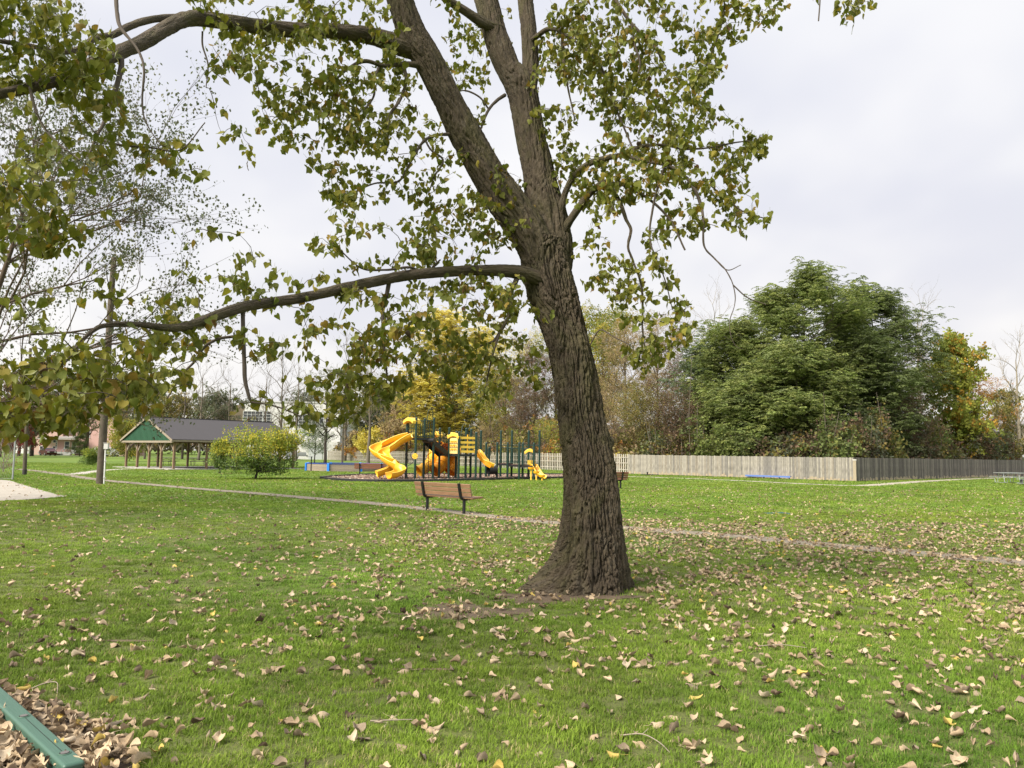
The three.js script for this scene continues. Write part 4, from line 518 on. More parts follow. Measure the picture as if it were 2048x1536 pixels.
// ---------------------------------------------------------------- eight-sided ball pit with blue corners
{
  const c = [-14.031,-65.504], R = 3.35, H = 0.62, g = thing('ball_pit', 'eight-sided wooden ball court with blue corner posts and white sign', 'ball court', [c[0], 0, c[1]], 0.2), blue = std([0.02, 0.2, 0.72], 0.4), navy = std([0.02, 0.06, 0.33], 0.45), woods = [withMap(std([0.62, 0.5, 0.33], 0.8), woodTex), withMap(std([0.34, 0.28, 0.215], 0.85), woodTex), withMap(std([0.3, 0.25, 0.2], 0.85), woodTex)];
  const v = (i) => { const a = (i + 0.5) * Math.PI / 4; return [Math.cos(a) * R, Math.sin(a) * R]; };
  for (let i = 0; i < 8; i++) {
    const [ax, az] = v(i), [bx, bz] = v(i + 1), L = Math.hypot(bx - ax, bz - az) - 0.2, th = Math.atan2(-(bz - az), bx - ax), mx = (ax + bx) / 2, mz = (az + bz) / 2, w = new THREE.Group(); w.name = 'wall'; w.position.set(mx, 0, mz); w.rotation.y = th; g.add(w);
    for (let k = 0; k < 3; k++) part('plank', box(L, 0.185, 0.045, 0, 0.11 + k * 0.19, 0), i === 3 ? woods[0] : woods[1 + (i + k) % 2], w);
    part('top_rail', box(L + 0.02, 0.05, 0.1, 0, H - 0.005, 0), navy, w);
    if (i === 2) part('sign', new THREE.ExtrudeGeometry(new THREE.Shape().absellipse(0.45, 0.33, 0.16, 0.23, 0, 7), { depth: 0.012, bevelEnabled: false, curveSegments: 20 }).translate(0, 0, 0.026), std([0.78, 0.78, 0.76], 0.5), w);
    part('corner_post', box(0.2, H + 0.04, 0.2, ax, H / 2 + 0.02, az, 0, -(i + 0.5) * Math.PI / 4, 0, 0.02), blue, g);
  }
}
{ const p = [-15.643,0,-58.573], g = thing('steel_post', 'short dark steel post standing behind the ball court at its left', 'post', [p[0] - 0.25, 0, p[2] - 3]); part('post', cyl(0.045, 0.045, 1.15, 0, 0, 0), blackSteel, g); part('cap', new THREE.SphereGeometry(0.06, 10, 6).translate(0, 1.15, 0), blackSteel, g); }
// ---------------------------------------------------------------- playground bed and its border
{
  const g0 = sheet(bedPoly, 0.035), p = g0.attributes.position, uv = []; for (let i = 0; i < p.count; i++) uv.push(p.getX(i) / 2, p.getZ(i) / 2); g0.setAttribute('uv', new THREE.Float32BufferAttribute(uv, 2)); setting('mulch_bed', g0, withMap(std([0.2, 0.145, 0.11], 1), speckle, 0.03));
  const r = rng(31), l = []; for (let i = 0; i < 9000; i++) { const x = -12 + 18 * r(), z = -42 - 20 * r(); if (!inPoly(x, z, bedPoly)) continue; const k = 0.6 + 0.8 * r(); l.push({ p: [x, 0.045 + 0.02 * r(), z], e: [r() - 0.5, r() * 6, r() - 0.5], s: [0.6 + r(), 1, 0.6 + r()], c: r() < 0.15 ? RGB(0.42 * k, 0.34 * k, 0.27 * k) : RGB(0.23 * k, 0.16 * k, 0.12 * k) }); }
  tag(scatter('wood_chips', new THREE.BoxGeometry(0.13, 0.02, 0.06), std([1, 1, 1], 1), l, scene), 'loose brown wood chips inside the playground border', 'wood chips', null, 'stuff');
  const b = thing('playground_border', 'low black plastic timbers edging the wood chips of the playground', 'border'), bm = std([0.022, 0.022, 0.024], 0.5), tm = std([0.16, 0.155, 0.145], 0.7);
  bedPoly.forEach(([x, z], i) => { const [bx, bz] = bedPoly[(i + 1) % bedPoly.length], L = Math.hypot(bx - x, bz - z), q = part('timber', box(L, 0.14, 0.1, 0, 0.07, 0), bm, b); q.position.set((x + bx) / 2, 0, (z + bz) / 2); q.rotation.y = Math.atan2(-(bz - z), bx - x); part('dusty_top', box(L - 0.02, 0.008, 0.08, 0, 0.144, 0), tm, q); });
}
// ---------------------------------------------------------------- the play structure
{
  const g = thing('play_structure', 'dark green playground tower with yellow slides, tubes, panels and bridges', 'playground', [0, 0, 0]);
  const green = std([0.011, 0.036, 0.029], 0.38), black = std([0.014, 0.014, 0.015], 0.45), deckM = std([0.13, 0.055, 0.035], 0.7), yel = std([0.83, 0.42, 0.018], 0.36), pale = std([0.85, 0.55, 0.07], 0.4), org = std([0.85, 0.33, 0.014], 0.4), cream = std([0.75, 0.58, 0.22], 0.5);
  const u = [1.0, -0.6], v = [-0.67, -0.97], at = (o, a, b) => [o[0] + u[0] * a + v[0] * b, o[1] + u[1] * a + v[1] * b];
  const post = (p, h, r = 0.074) => { const m = part('post', cyl(r, r, h - 0.04, p[0], 0, p[1], 14), green, g); part('cap', new THREE.SphereGeometry(r + 0.008, 12, 8).scale(1, 0.9, 1).translate(p[0], h - 0.04, p[1]), green, m); return m; };
  const deck = (c, y) => { const poly = c, s = part('deck', slab(poly, y - 0.09, y), deckM, g); part('deck_edge', merge(poly.map((a, i) => beam([a[0], y - 0.05, a[1]], [poly[(i + 1) % poly.length][0], y - 0.05, poly[(i + 1) % poly.length][1]], 0.03, 0.13))), black, s); };
  const railing = (a, b, y0, y1, n = 7, m = green, r = 0.014) => { const l = [bar([a[0], y0 + 0.1, a[1]], [b[0], y0 + 0.1, b[1]], 0.02), bar([a[0], y1, a[1]], [b[0], y1, b[1]], 0.022)]; for (let i = 1; i < n; i++) { const t = i / n, x = lerp(a[0], b[0], t), z = lerp(a[1], b[1], t); l.push(bar([x, y0 + 0.1, z], [x, y1, z], r, 6)); } part('railing', merge(l), m, g); };
  const A = [-5.7, -46.1], B = [-3.13, -46.3];
  const P2 = at(A, 0, 0), P4 = at(A, 1, 0), P1 = at(A, 0, 1), P3 = at(A, 1, 1), P7 = at(B, 0, 0), P8 = at(B, 1, 0), P6 = at(B, 0, 1), P9 = at(B, 1, 1), P5 = at(B, 0, 2), P11 = at(B, 1.9, 1), P10 = at(B, 1.9, 2), P12 = at(B, 1, 2);
  for (const p of [P1, P2, P3, P4]) post(p, 3.72); for (const p of [P7, P8]) post(p, 2.9); for (const p of [P5, P6, P9, P10]) post(p, 3.17); post(P11, 3.05); post(P12, 3.0);
  const yA = 2.5, yB = 1.55; deck([P2, P4, P3, P1], yA); deck([P7, P8, P9, P6], yB); deck([P6, P9, P12, P5], yB); deck([P9, P11, P10, P12], yB);
  railing(P2, P4, yA, yA + 1.05, 8); railing(P1, P3, yA, yA + 1.05, 8); railing(P5, P12, yB, yB + 1.0, 8); railing(P8, P11, yB, yB + 1.1, 6);
  const arch = (a, b, y, h, r = 0.02) => part('arch_rail', pipe([[a[0], y, a[1]], [a[0], y + h * 0.7, a[1]], [lerp(a[0], b[0], 0.25), y + h * 0.98, lerp(a[1], b[1], 0.25)], [lerp(a[0], b[0], 0.75), y + h * 0.98, lerp(a[1], b[1], 0.75)], [b[0], y + h * 0.7, b[1]], [b[0], y, b[1]]], r, 40), green, g);
  arch(at(A, 0.62, 0), at(A, 0.94, 0), yA, 1.75); arch(at(A, 0.1, 1), at(A, 0.5, 1), yA, 1.6); arch(P9, P11, yB, 1.75); arch(at(B, 1, 1.5), at(B, 1.7, 2), yB, 1.9);
  // sloping bridge between the two decks with curved rails
  { const a = [(P4[0] + P3[0]) / 2, (P4[1] + P3[1]) / 2], b = [(P6[0] + P5[0]) / 2, (P6[1] + P5[1]) / 2], br = part('bridge_ramp', beam([a[0], yA - 0.1, a[1]], [b[0], yB + 0.05, b[1]], 1.0, 0.1), deckM, g); part('ramp_edge', merge([[P4, P6], [P3, P5]].map(([p, q]) => beam([p[0], yA - 0.2, p[1]], [q[0], yB - 0.06, q[1]], 0.05, 0.26))), black, br); for (const [p, q] of [[P4, P6], [P3, P5]]) for (const k of [0.3, 0.55, 0.8]) part('bridge_rail', pipe([[p[0], yA + k, p[1]], [lerp(p[0], q[0], 0.4), lerp(yA, yB, 0.6) + k, lerp(p[1], q[1], 0.4)], [q[0], yB + k + 0.05, q[1]]], 0.016, 16, 6), black, br); part('roller', new THREE.CylinderGeometry(0.13, 0.13, 0.9, 16).rotateX(Math.PI / 2).rotateY(0.9).translate(P4[0] - 0.25, yA - 0.14, P4[1] + 0.1), black, br); }
  // open chute slides: half-pipes of yellow plastic
  const prof = (w, d, th) => { const o = []; for (let i = 0; i <= 10; i++) { const a = Math.PI + i / 10 * Math.PI; o.push([Math.cos(a) * w, Math.sin(a) * d]); } for (let i = 10; i >= 0; i--) { const a = Math.PI + i / 10 * Math.PI; o.push([Math.cos(a) * (w - th), Math.sin(a) * (d - th)]); } return o; };
  const chute = (pts, w, d, mat, name = 'spiral_slide') => { const m = part(name, sweep(pts, prof(w, d, 0.035), 90), mat, g); for (const s of [-1, 1]) part('lip', sweep(pts, Array.from({ length: 8 }, (_, i) => [s * (w - 0.01) + 0.035 * Math.cos(i * 0.785), 0.03 * Math.sin(i * 0.785)]), 90), pale, m); return m; };
  const s1 = chute([[-6.053,2.738,-46.5], [-6.351,2.613,-46.5], [-6.701,2.427,-46.45], [-7.099,2.119,-46.35], [-7.487,1.844,-46.2], [-7.58,1.603,-45.9], [-7.33,1.342,-45.5], [-6.894,1.088,-45.2], [-6.552,0.861,-45.1], [-6.459,0.664,-44.9], [-6.671,0.509,-44.6], [-6.996,0.441,-44.3]], 0.36, 0.36, yel);
  const s2 = chute([[-6.272,2.808,-47], [-6.696,2.711,-47], [-7.24,2.521,-47], [-7.735,2.299,-46.9], [-8.09,2.08,-46.7], [-8.152,1.866,-46.4], [-7.883,1.629,-46.1], [-7.427,1.428,-45.9], [-7.065,1.226,-45.9], [-7.013,0.959,-46], [-7.406,0.69,-45.9], [-7.958,0.48,-45.7]], 0.36, 0.36, yel);
  for (const [s, q] of [[s1, [[[-6.813,0,-45.634], 0.45], [[-6.884,0,-44.763], 0.35]]], [s2, [[[-7.923,0,-47.883], 0.4], [[-8.078,0,-47.344], 0.35]]]]) for (const [p, h] of q) part('slide_foot', cyl(0.025, 0.025, h, p[0], 0, p[2], 8), pale, s);
  // entry hood
  const hood = (a, b, y, w, name) => { const L = Math.hypot(b[0] - a[0], b[1] - a[1]), th = Math.atan2(-(b[1] - a[1]), b[0] - a[0]), sh = new THREE.Shape(); sh.moveTo(-L / 2 - 0.05, 0); sh.quadraticCurveTo(0, 0.42, L / 2 + 0.05, 0); sh.lineTo(L / 2 + 0.03, -0.12); sh.quadraticCurveTo(0, 0.2, -L / 2 - 0.03, -0.12); const q = new THREE.ExtrudeGeometry(sh, { depth: w, bevelEnabled: true, bevelSize: 0.02, bevelThickness: 0.02, bevelSegments: 2, curveSegments: 14 }).translate(0, 0, -w / 2).rotateY(th).translate((a[0] + b[0]) / 2, y, (a[1] + b[1]) / 2); return part(name, q, pale, g); };
  hood(P1, P2, 3.5, 0.5, 'slide_hood'); railing(P1, P2, 2.95, 3.5, 5, green, 0.012);
  hood(P6, P7, 2.62, 0.16, 'arched_panel'); hood(P5, at(B, 0.1, 2.6), 2.75, 0.3, 'arched_panel'); hood(at(B, 0.5, 1.9), at(B, 1, 2), 2.7, 0.3, 'arched_panel');
  // play panel with turning blocks and lettering
  { const a = at(B, 0, 0.9), b = at(B, 0, 0.12), q = part('game_panel', beam([a[0], 2.07, a[1]], [b[0], 2.07, b[1]], 0.04, 0.95), cream, g), n = [-v[1] * 0 + 0.82, 0.57], cx = (t) => lerp(a[0], b[0], t), cz = (t) => lerp(a[1], b[1], t), out = [-0.82, 0.57], dark = std([0.05, 0.03, 0.02], 0.5);
    for (let i = 0; i < 3; i++) for (let j = 0; j < 4; j++) { const t = 0.16 + j * 0.225, y = 2.32 - i * 0.23, m = part('game_block', new THREE.CylinderGeometry(0.062, 0.062, 0.1, 12).translate(cx(t) + out[0] * 0.04, y, cz(t) + out[1] * 0.04), (i + j) % 2 ? yel : pale, q); part('block_mark', box(0.035, j === 3 ? 0.09 : 0.07, 0.02, cx(t) + out[0] * 0.1, y, cz(t) + out[1] * 0.1), dark, m); }
    for (let i = 0; i < 2; i++) part('panel_line', beam([a[0] + out[0] * 0.03, 2.2 - i * 0.23, a[1] + out[1] * 0.03], [b[0] + out[0] * 0.03, 2.2 - i * 0.23, b[1] + out[1] * 0.03], 0.02, 0.018), dark, q); }
  for (let i = 0; i < 4; i++) { const a = at(B, 0.08, 0), b = at(B, 0.92, 0), y = 2.55 - i * 0.275; part('barrier_slat', beam([a[0], y, a[1]], [b[0], y, b[1]], 0.04, 0.14), pale, g); } part('barrier_stile', beam([at(B, 0.5, 0.02)[0], 1.6, at(B, 0.5, 0.02)[1]], [at(B, 0.5, 0.02)[0], 2.75, at(B, 0.5, 0.02)[1]], 0.04, 0.06), yel, g);
  // ribbed tube slides behind the decks
  const tube = (pts, r, mat, rings) => { const m = part('tube_slide', pipe(pts, r, 60, 18), mat, g), c = new THREE.CatmullRomCurve3(pts.map((p) => V3(...p))); for (let i = 0; i <= rings; i++) { const t = i / rings, p = c.getPoint(t), d = c.getTangent(t); part('tube_ring', new THREE.TorusGeometry(r + 0.01, 0.03, 8, 22).applyQuaternion(new THREE.Quaternion().setFromUnitVectors(V3(0, 0, 1), d)).translate(p.x, p.y, p.z), mat, m); } return m; };
  tube([[-4.535,2.031,-49.2], [-4.794,1.903,-49.6], [-4.991,1.644,-49.7], [-4.984,1.294,-49.4], [-5.125,0.915,-49], [-5.392,0.667,-48.6], [-5.74,0.48,-48.4]], 0.34, yel, 7);
  tube([[-4.1,1.877,-49], [-4.25,1.718,-49.3], [-4.339,1.43,-49.3], [-4.378,1.114,-49.1], [-4.511,0.768,-48.9], [-4.791,0.519,-48.6]], 0.4, org, 6);
  tube([[-3.597,1.855,-49.5], [-3.678,1.631,-49.8], [-3.711,1.308,-49.9], [-3.688,0.926,-49.7], [-3.794,0.577,-49.5], [-3.879,0.419,-49.4]], 0.38, org, 6);
  for (const [x, y] of [[846, 955], [902, 954]]) { const p = [-5.874,0,-51.869]; part('tube_foot', cyl(0.03, 0.03, 0.4, x === 846 ? p[0] : p[0] + 1.7, 0, -48.6, 8), yel, g); }
  // small wavy slide on the right
  { const s = chute([[-2.142,1.867,-47.8], [-1.982,1.807,-47.7], [-1.789,1.594,-47.6], [-1.596,1.321,-47.5], [-1.406,1.172,-47.4], [-1.189,1.053,-47.4], [-1.004,0.994,-47.4]], 0.26, 0.26, yel, 'wave_slide'); part('slide_side', sweep([[-2.127,1.804,-47.5], [-1.906,1.684,-47.4], [-1.683,1.413,-47.3], [-1.462,1.203,-47.2], [-1.122,0.995,-47.2]], [[-0.03, -0.3], [0.03, -0.3], [0.03, 0.02], [-0.03, 0.02]], 40), org, s); }
  // ladder net and corkscrew climbers, wheel
  { const l = []; const sides = [-0.3, 0.3].map((o) => [[P1[0] - 0.05, 2.45, P1[1] + 0.35 + o * 1.3], [P1[0] - 0.1, 1.9, P1[1] + 0.4 + o * 1.3], [P1[0] - 0.35, 1.5, P1[1] + 0.5 + o * 1.3], [P1[0] - 0.15, 1.1, P1[1] + 0.6 + o * 1.3], [P1[0] - 0.55, 0.7, P1[1] + 0.8 + o * 1.3], [P1[0] - 0.4, 0.05, P1[1] + 0.9 + o * 1.3]].map((p, i) => [p[0] + o * 0.7 + 0.5, p[1], p[2]])); for (const s of sides) l.push(pipe(s, 0.02, 40, 6)); const ca = new THREE.CatmullRomCurve3(sides[0].map((p) => V3(...p))), cb = new THREE.CatmullRomCurve3(sides[1].map((p) => V3(...p))); for (let i = 1; i < 9; i++) { const a = ca.getPoint(i / 9), b = cb.getPoint(i / 9); l.push(bar(a.toArray(), b.toArray(), 0.016, 6)); } part('curved_ladder', merge(l), black, g); }
  { const c = [-4.995,0,-46.813], pts = []; for (let i = 0; i <= 60; i++) { const a = i / 60 * 4.5 * 6.283; pts.push([c[0] + 0.14 * Math.cos(a), 0.25 + i / 60 * 2.1, c[2] + 0.14 * Math.sin(a)]); } const m = part('corkscrew_climber', pipe(pts, 0.014, 200, 6), black, g); part('climber_pole', cyl(0.022, 0.022, 3.4, c[0], 0, c[2], 8), black, m); }
  { const w = [-5.666,1.415,-45.6], m = part('spinner_wheel', new THREE.CylinderGeometry(0.17, 0.17, 0.06, 20).rotateX(Math.PI / 2).translate(...w), pale, g); for (let i = 0; i < 6; i++) { const a = i * 1.0472; part('spoke', bar([w[0] + 0.05 * Math.cos(a), w[1] + 0.05 * Math.sin(a), w[2] + 0.035], [w[0] + 0.16 * Math.cos(a), w[1] + 0.16 * Math.sin(a), w[2] + 0.035], 0.016, 6), yel, m); } }
  for (const p of [[-3.807,0,-50.668], [-2.269,0,-50.32]]) part('fire_pole', cyl(0.024, 0.024, 1.5, p[0], 0, p[2], 8), deckM, g);
  // low deck on the right with overhead ladder
  const q = (px, d) => { const k = (px - 1020.5) / 1538; return [k * d, -d]; };
  const Q = { a: q(971, 51.5), b: q(977, 53), c: q(993, 50.6), d: q(1000, 53), e: q(1014, 50.2), f: q(1022, 52.6), h: q(1037, 49.6), i: q(1044, 50.3), j: q(1055.5, 52.4), k: q(1066, 49.6), l: q(1077, 51.6) };
  for (const k of ['a', 'c', 'e', 'h', 'i', 'k']) post(Q[k], 2.34); post(Q.b, 2.05); for (const k of ['d', 'f', 'j', 'l']) post(Q[k], 3.2);
  deck([Q.c, Q.e, Q.f, Q.d], 0.98); deck([Q.e, Q.h, Q.j, Q.f], 0.92); deck([Q.h, Q.k, Q.l, Q.j], 0.88);
  railing(Q.a, Q.b, 0.9, 1.95, 5); railing(Q.e, Q.h, 0.95, 2.0, 9); railing(Q.d, Q.f, 1, 2.05, 8); railing(Q.f, Q.j, 1, 2.0, 12); railing(Q.i, Q.k, 0.95, 1.95, 5); railing(Q.j, Q.l, 0.9, 1.7, 6);
  for (const [a, b] of [['d', 'f'], ['f', 'j'], ['j', 'l'], ['c', 'd'], ['e', 'f']]) part('overhead_rail', bar([Q[a][0], 2.22, Q[a][1]], [Q[b][0], 2.22, Q[b][1]], 0.028), green, g);
  arch(q(1045, 51), q(1054, 51.5), 1.6, 1.0, 0.016); arch(q(980, 52), q(988, 52), 1.5, 0.95, 0.016);
  { const m = part('crawl_tunnel', new THREE.CylinderGeometry(0.27, 0.25, 0.55, 22, 1, true).rotateZ(Math.PI / 2).rotateY(0.5).translate(q(983, 50)[0], 0.55, -50.2), std([0.012, 0.012, 0.012], 0.6), g); part('tunnel_ring', new THREE.TorusGeometry(0.27, 0.03, 8, 24).rotateY(Math.PI / 2 + 0.5).translate(q(983, 50)[0] + 0.24, 0.55, -50.33), black, m); }
  hood(q(1049, 49.9), q(1066, 49.9), 1.75, 0.5, 'slide_hood');
  { const s = chute([q(1060, 50).length ? [q(1062, 50)[0], 1.0, -50] : 0, [q(1068, 49.8)[0], 0.95, -49.8], [q(1074, 49.6)[0], 0.62, -49.6], [q(1080, 49.4)[0], 0.38, -49.4], [q(1089, 49.2)[0], 0.27, -49.2]], 0.24, 0.22, yel, 'toddler_slide'); part('slide_side', box(0.5, 0.28, 0.05, q(1061, 50)[0], 1.1, -49.85, 0, 0.3, 0), pale, s); }
  [[1061, 0.75], [1071.5, 0.5], [1083, 0.28]].forEach(([px, y], i) => { const [x, z] = q(px, 48.6 - i * 0.15), m = part('step_pod', new THREE.CylinderGeometry(0.21, 0.17, 0.13, 20).translate(x, y, z), yel, g); part('pod_post', cyl(0.05, 0.05, y, x, 0, z, 10), pale, m); });
}
// ---------------------------------------------------------------- green plastic timber at the lower left
{
  const far = [-3.226, -5.043], near = [-2.042, -3.884], d = [near[0] - far[0], near[1] - far[1]], L0 = Math.hypot(...d), e = [d[0] / L0, d[1] / L0], L = L0 + 1.2, W = 0.1, H = 0.14, mat = std([0.058, 0.125, 0.09], 0.5, { roughnessMap: grain }), g = thing('landscape_timber', 'long green plastic border timber lying in dry leaves at lower left', 'border timber', [near[0] - 0.1 * e[1], 0, near[1] + 0.1 * e[0]], Math.atan2(e[1], -e[0]) );
  // local +x runs back along the timber from its near end; local z across
  const cs = (n) => { const s = new THREE.Shape(); s.moveTo(0, 0); s.lineTo(L, 0); s.lineTo(L, H); s.lineTo(0, H); s.closePath(); return s; };
  const z0 = -0.5 * W + 0.0; part('beam', new RoundedBoxGeometry(L, 0.055, W, 3, 0.016).translate(L / 2, H - 0.0275, W / 2 * 1), mat, g);
  for (const z of [0.012, W - 0.012]) part('side_wall', box(L - 0.02, H - 0.05, 0.016, L / 2, (H - 0.05) / 2, z), mat, g);
  for (let i = 0; i < 9; i++) part('rib', box(0.022, H - 0.055, W + 0.02, 0.04 + i * 0.3, (H - 0.055) / 2, W / 2, 0, 0, 0, 0.004), mat, g);
  const hole = std([0.02, 0.035, 0.028], 0.8), ringM = std([0.06, 0.13, 0.085], 0.5); for (const x of [0.16, 0.9, 1.64]) { const h = part('stake_hole', new THREE.CylinderGeometry(0.026, 0.026, 0.004, 20).translate(x, H + 0.001, W * 0.52), hole, g); part('stake', new THREE.CylinderGeometry(0.019, 0.019, 0.006, 14).translate(x + 0.002, H + 0.003, W * 0.52), std([0.13, 0.12, 0.115], 0.6), h); part('rim', new THREE.TorusGeometry(0.027, 0.003, 6, 20).rotateX(Math.PI / 2).translate(x, H + 0.001, W * 0.52), ringM, h); }
  part('seam', box(0.66, 0.002, 0.003, 0.53, H + 0.0008, W * 0.5), hole, g);
}
// ---------------------------------------------------------------- small things along the fence and on the grass
{ const a = [18.583,0,-61.392], b = [21.124,0,-58.651], L = Math.hypot(b[0] - a[0], b[2] - a[2]), g = thing('blue_rail', 'long faded blue plank lying low against the pale board fence', 'plank', [(a[0] + b[0]) / 2, 0, (a[2] + b[2]) / 2 + 0.3], Math.atan2(-(b[2] - a[2]), b[0] - a[0])), m = std([0.1, 0.17, 0.42], 0.6); part('plank', box(L, 0.05, 0.24, 0, 0.22, 0), m, g); part('edge', box(L, 0.1, 0.03, 0, 0.17, 0.12), m, g); for (const x of [-0.42, -0.1, 0.25, 0.46]) part('leg', box(0.05, 0.2, 0.2, x * L, 0.1, 0), std([0.2, 0.19, 0.18], 0.7), g); }
{ const a = [11.673,0,-64.872], g = thing('black_base', 'flat black base plate with short stub against the pale fence', 'base plate', [a[0], 0, a[2]], 0.75); part('plate', box(1.5, 0.06, 0.6, 0, 0.03, 0, 0, 0, 0, 0.01), blackSteel, g); part('stub', cyl(0.06, 0.06, 0.22, -0.35, 0.05, 0), blackSteel, g); }
{ const r = rng(8), tm = std([0.27, 0.225, 0.17], 0.9); const sticks = [[[0.659,0,-4.654], 'curved pale twig lying on the grass at bottom centre', [[0, 0.03, 0], [0.12, 0.06, 0.06], [0.2, 0.05, 0.16], [0.24, 0.03, 0.25]]], [[-3.094,0,-5.286], 'thin pale arched twig over the leaf drift at lower left', [[-0.1, 0.05, 0], [0, 0.09, -0.02], [0.09, 0.1, 0], [0.13, 0.05, 0.06]]], [[-0.703,0,-4.781], 'thin pale straight twig lying in the near grass', [[-0.12, 0.04, 0], [0, 0.05, 0.01], [0.13, 0.045, -0.02]]], [[2.326,0,-6.736], 'pale forked twig lying on the grass right of the trunk', [[-0.2, 0.05, 0.02], [0, 0.06, 0], [0.2, 0.05, 0.05]]]]; for (const [p, label, pts] of sticks) { const t = thing('twig', label, 'twig', [p[0], groundY(p[0], p[2]), p[2]]); part('stem', limb(pts.map((q, i) => [...q, 0.0045 - i * 0.0008]), 24, 6), tm, t); part('side_shoot', bar(pts[1], [pts[1][0] + 0.04, pts[1][1] + 0.02, pts[1][2] - 0.03], 0.0022, 5), tm, t); } }

// ---------------------------------------------------------------- trees further off
class Wood { // collects tapering twigs into one geometry
  constructor() { this.P = []; this.I = []; }
  stick(a, b, r0, r1, K = 5) { const d = b.clone().sub(a).normalize(), s = V3().crossVectors(d, Math.abs(d.y) > 0.9 ? V3(1, 0, 0) : V3(0, 1, 0)).normalize(), u = V3().crossVectors(d, s), o = this.P.length / 3; for (const [p, r] of [[a, r0], [b, r1]]) for (let k = 0; k < K; k++) { const t = k / K * 6.283, c = Math.cos(t) * r, q = Math.sin(t) * r; this.P.push(p.x + s.x * c + u.x * q, p.y + s.y * c + u.y * q, p.z + s.z * c + u.z * q); } for (let k = 0; k < K; k++) { const x = o + k, y = o + (k + 1) % K; this.I.push(x, y, y + K, x, y + K, x + K); } }
  run(pts, r0, r1, K = 5) { for (let i = 0; i + 1 < pts.length; i++) this.stick(pts[i], pts[i + 1], lerp(r0, r1, i / (pts.length - 1)), lerp(r0, r1, (i + 1) / (pts.length - 1)), K); }
  geo() { const g = new THREE.BufferGeometry(); g.setAttribute('position', new THREE.Float32BufferAttribute(this.P, 3)); g.setIndex(this.I); g.computeVertexNormals(); return g; }
}
// leaf sprays: feathery = leaflets along drooping stalks, plain = a loose handful of leaves
function spray(seed, feathery, n, size, leaf) {
  const r = rng(seed), P = [], I = []; const quad = (c, d, s, w, l) => { const o = P.length / 3; P.push(c.x - s.x * w, c.y - s.y * w, c.z - s.z * w, c.x + d.x * l * 0.5 - s.x * w * 0.2, c.y + d.y * l * 0.5 - s.y * w * 0.2, c.z + d.z * l * 0.5 - s.z * w * 0.2, c.x + d.x * l * 0.5 + s.x * w * 0.2, c.y + d.y * l * 0.5 + s.y * w * 0.2, c.z + d.z * l * 0.5 + s.z * w * 0.2, c.x + s.x * w, c.y + s.y * w, c.z + s.z * w, c.x - d.x * l * 0.5, c.y - d.y * l * 0.5, c.z - d.z * l * 0.5); I.push(o, o + 1, o + 2, o, o + 2, o + 3, o, o + 3, o + 4); };
  if (feathery) for (let b = 0; b < 3; b++) { const a = r() * 6.283, dir = V3(Math.cos(a), 0.1 - 0.25 * r(), Math.sin(a)), side = V3(-Math.sin(a), 0, Math.cos(a)); for (let i = 0; i < n; i++) { const t = (i + 1) / n * size, c = dir.clone().multiplyScalar(t).add(V3(0, -0.35 * t * t / size, 0)); for (const s of [-1, 1]) { const d = side.clone().multiplyScalar(s).addScaledVector(dir, 0.4).add(V3(0, -0.25 + 0.2 * r(), 0)).normalize(); const ra = (r() - 0.5) * 2.2, wd = dir.clone().multiplyScalar(Math.cos(ra)).addScaledVector(V3().crossVectors(d, dir), Math.sin(ra)); quad(c.clone().addScaledVector(d, leaf * 0.5), d, wd, leaf * 0.27, leaf); } } }
  else for (let i = 0; i < n; i++) { const c = V3(r() - 0.5, (r() - 0.5) * 0.9, r() - 0.5).multiplyScalar(size), d = V3(r() - 0.5, r() * 0.6 - 0.6, r() - 0.5).normalize(), s = V3().crossVectors(d, V3(r() - 0.5, r() - 0.5, r() - 0.5)).normalize(); quad(c, d, s, leaf * 0.36, leaf); }
  const g = new THREE.BufferGeometry(); g.setAttribute('position', new THREE.Float32BufferAttribute(P, 3)); g.setIndex(I); g.computeVertexNormals(); return g;
}
const sprays = { locust: spray(1, true, 5, 0.5, 0.17), leafy: spray(2, false, 10, 0.5, 0.17), fine: spray(3, false, 9, 0.42, 0.1), tiny: spray(4, false, 6, 0.3, 0.062), shrub: spray(5, false, 9, 0.26, 0.1), broad: spray(6, false, 9, 0.5, 0.26) };
const sprayMat = new THREE.MeshPhysicalMaterial({ color: 0xffffff, roughness: 0.85, transmission: 0.45, thickness: 0, specularIntensity: 0.4 });
const barks = { grey: withMap(std([0.15, 0.125, 0.1], 0.95), woodTex), dark: withMap(std([0.055, 0.046, 0.038], 0.95), woodTex), pale: withMap(std([0.3, 0.26, 0.2], 0.95), woodTex), brown: withMap(std([0.12, 0.085, 0.06], 0.95), woodTex) };
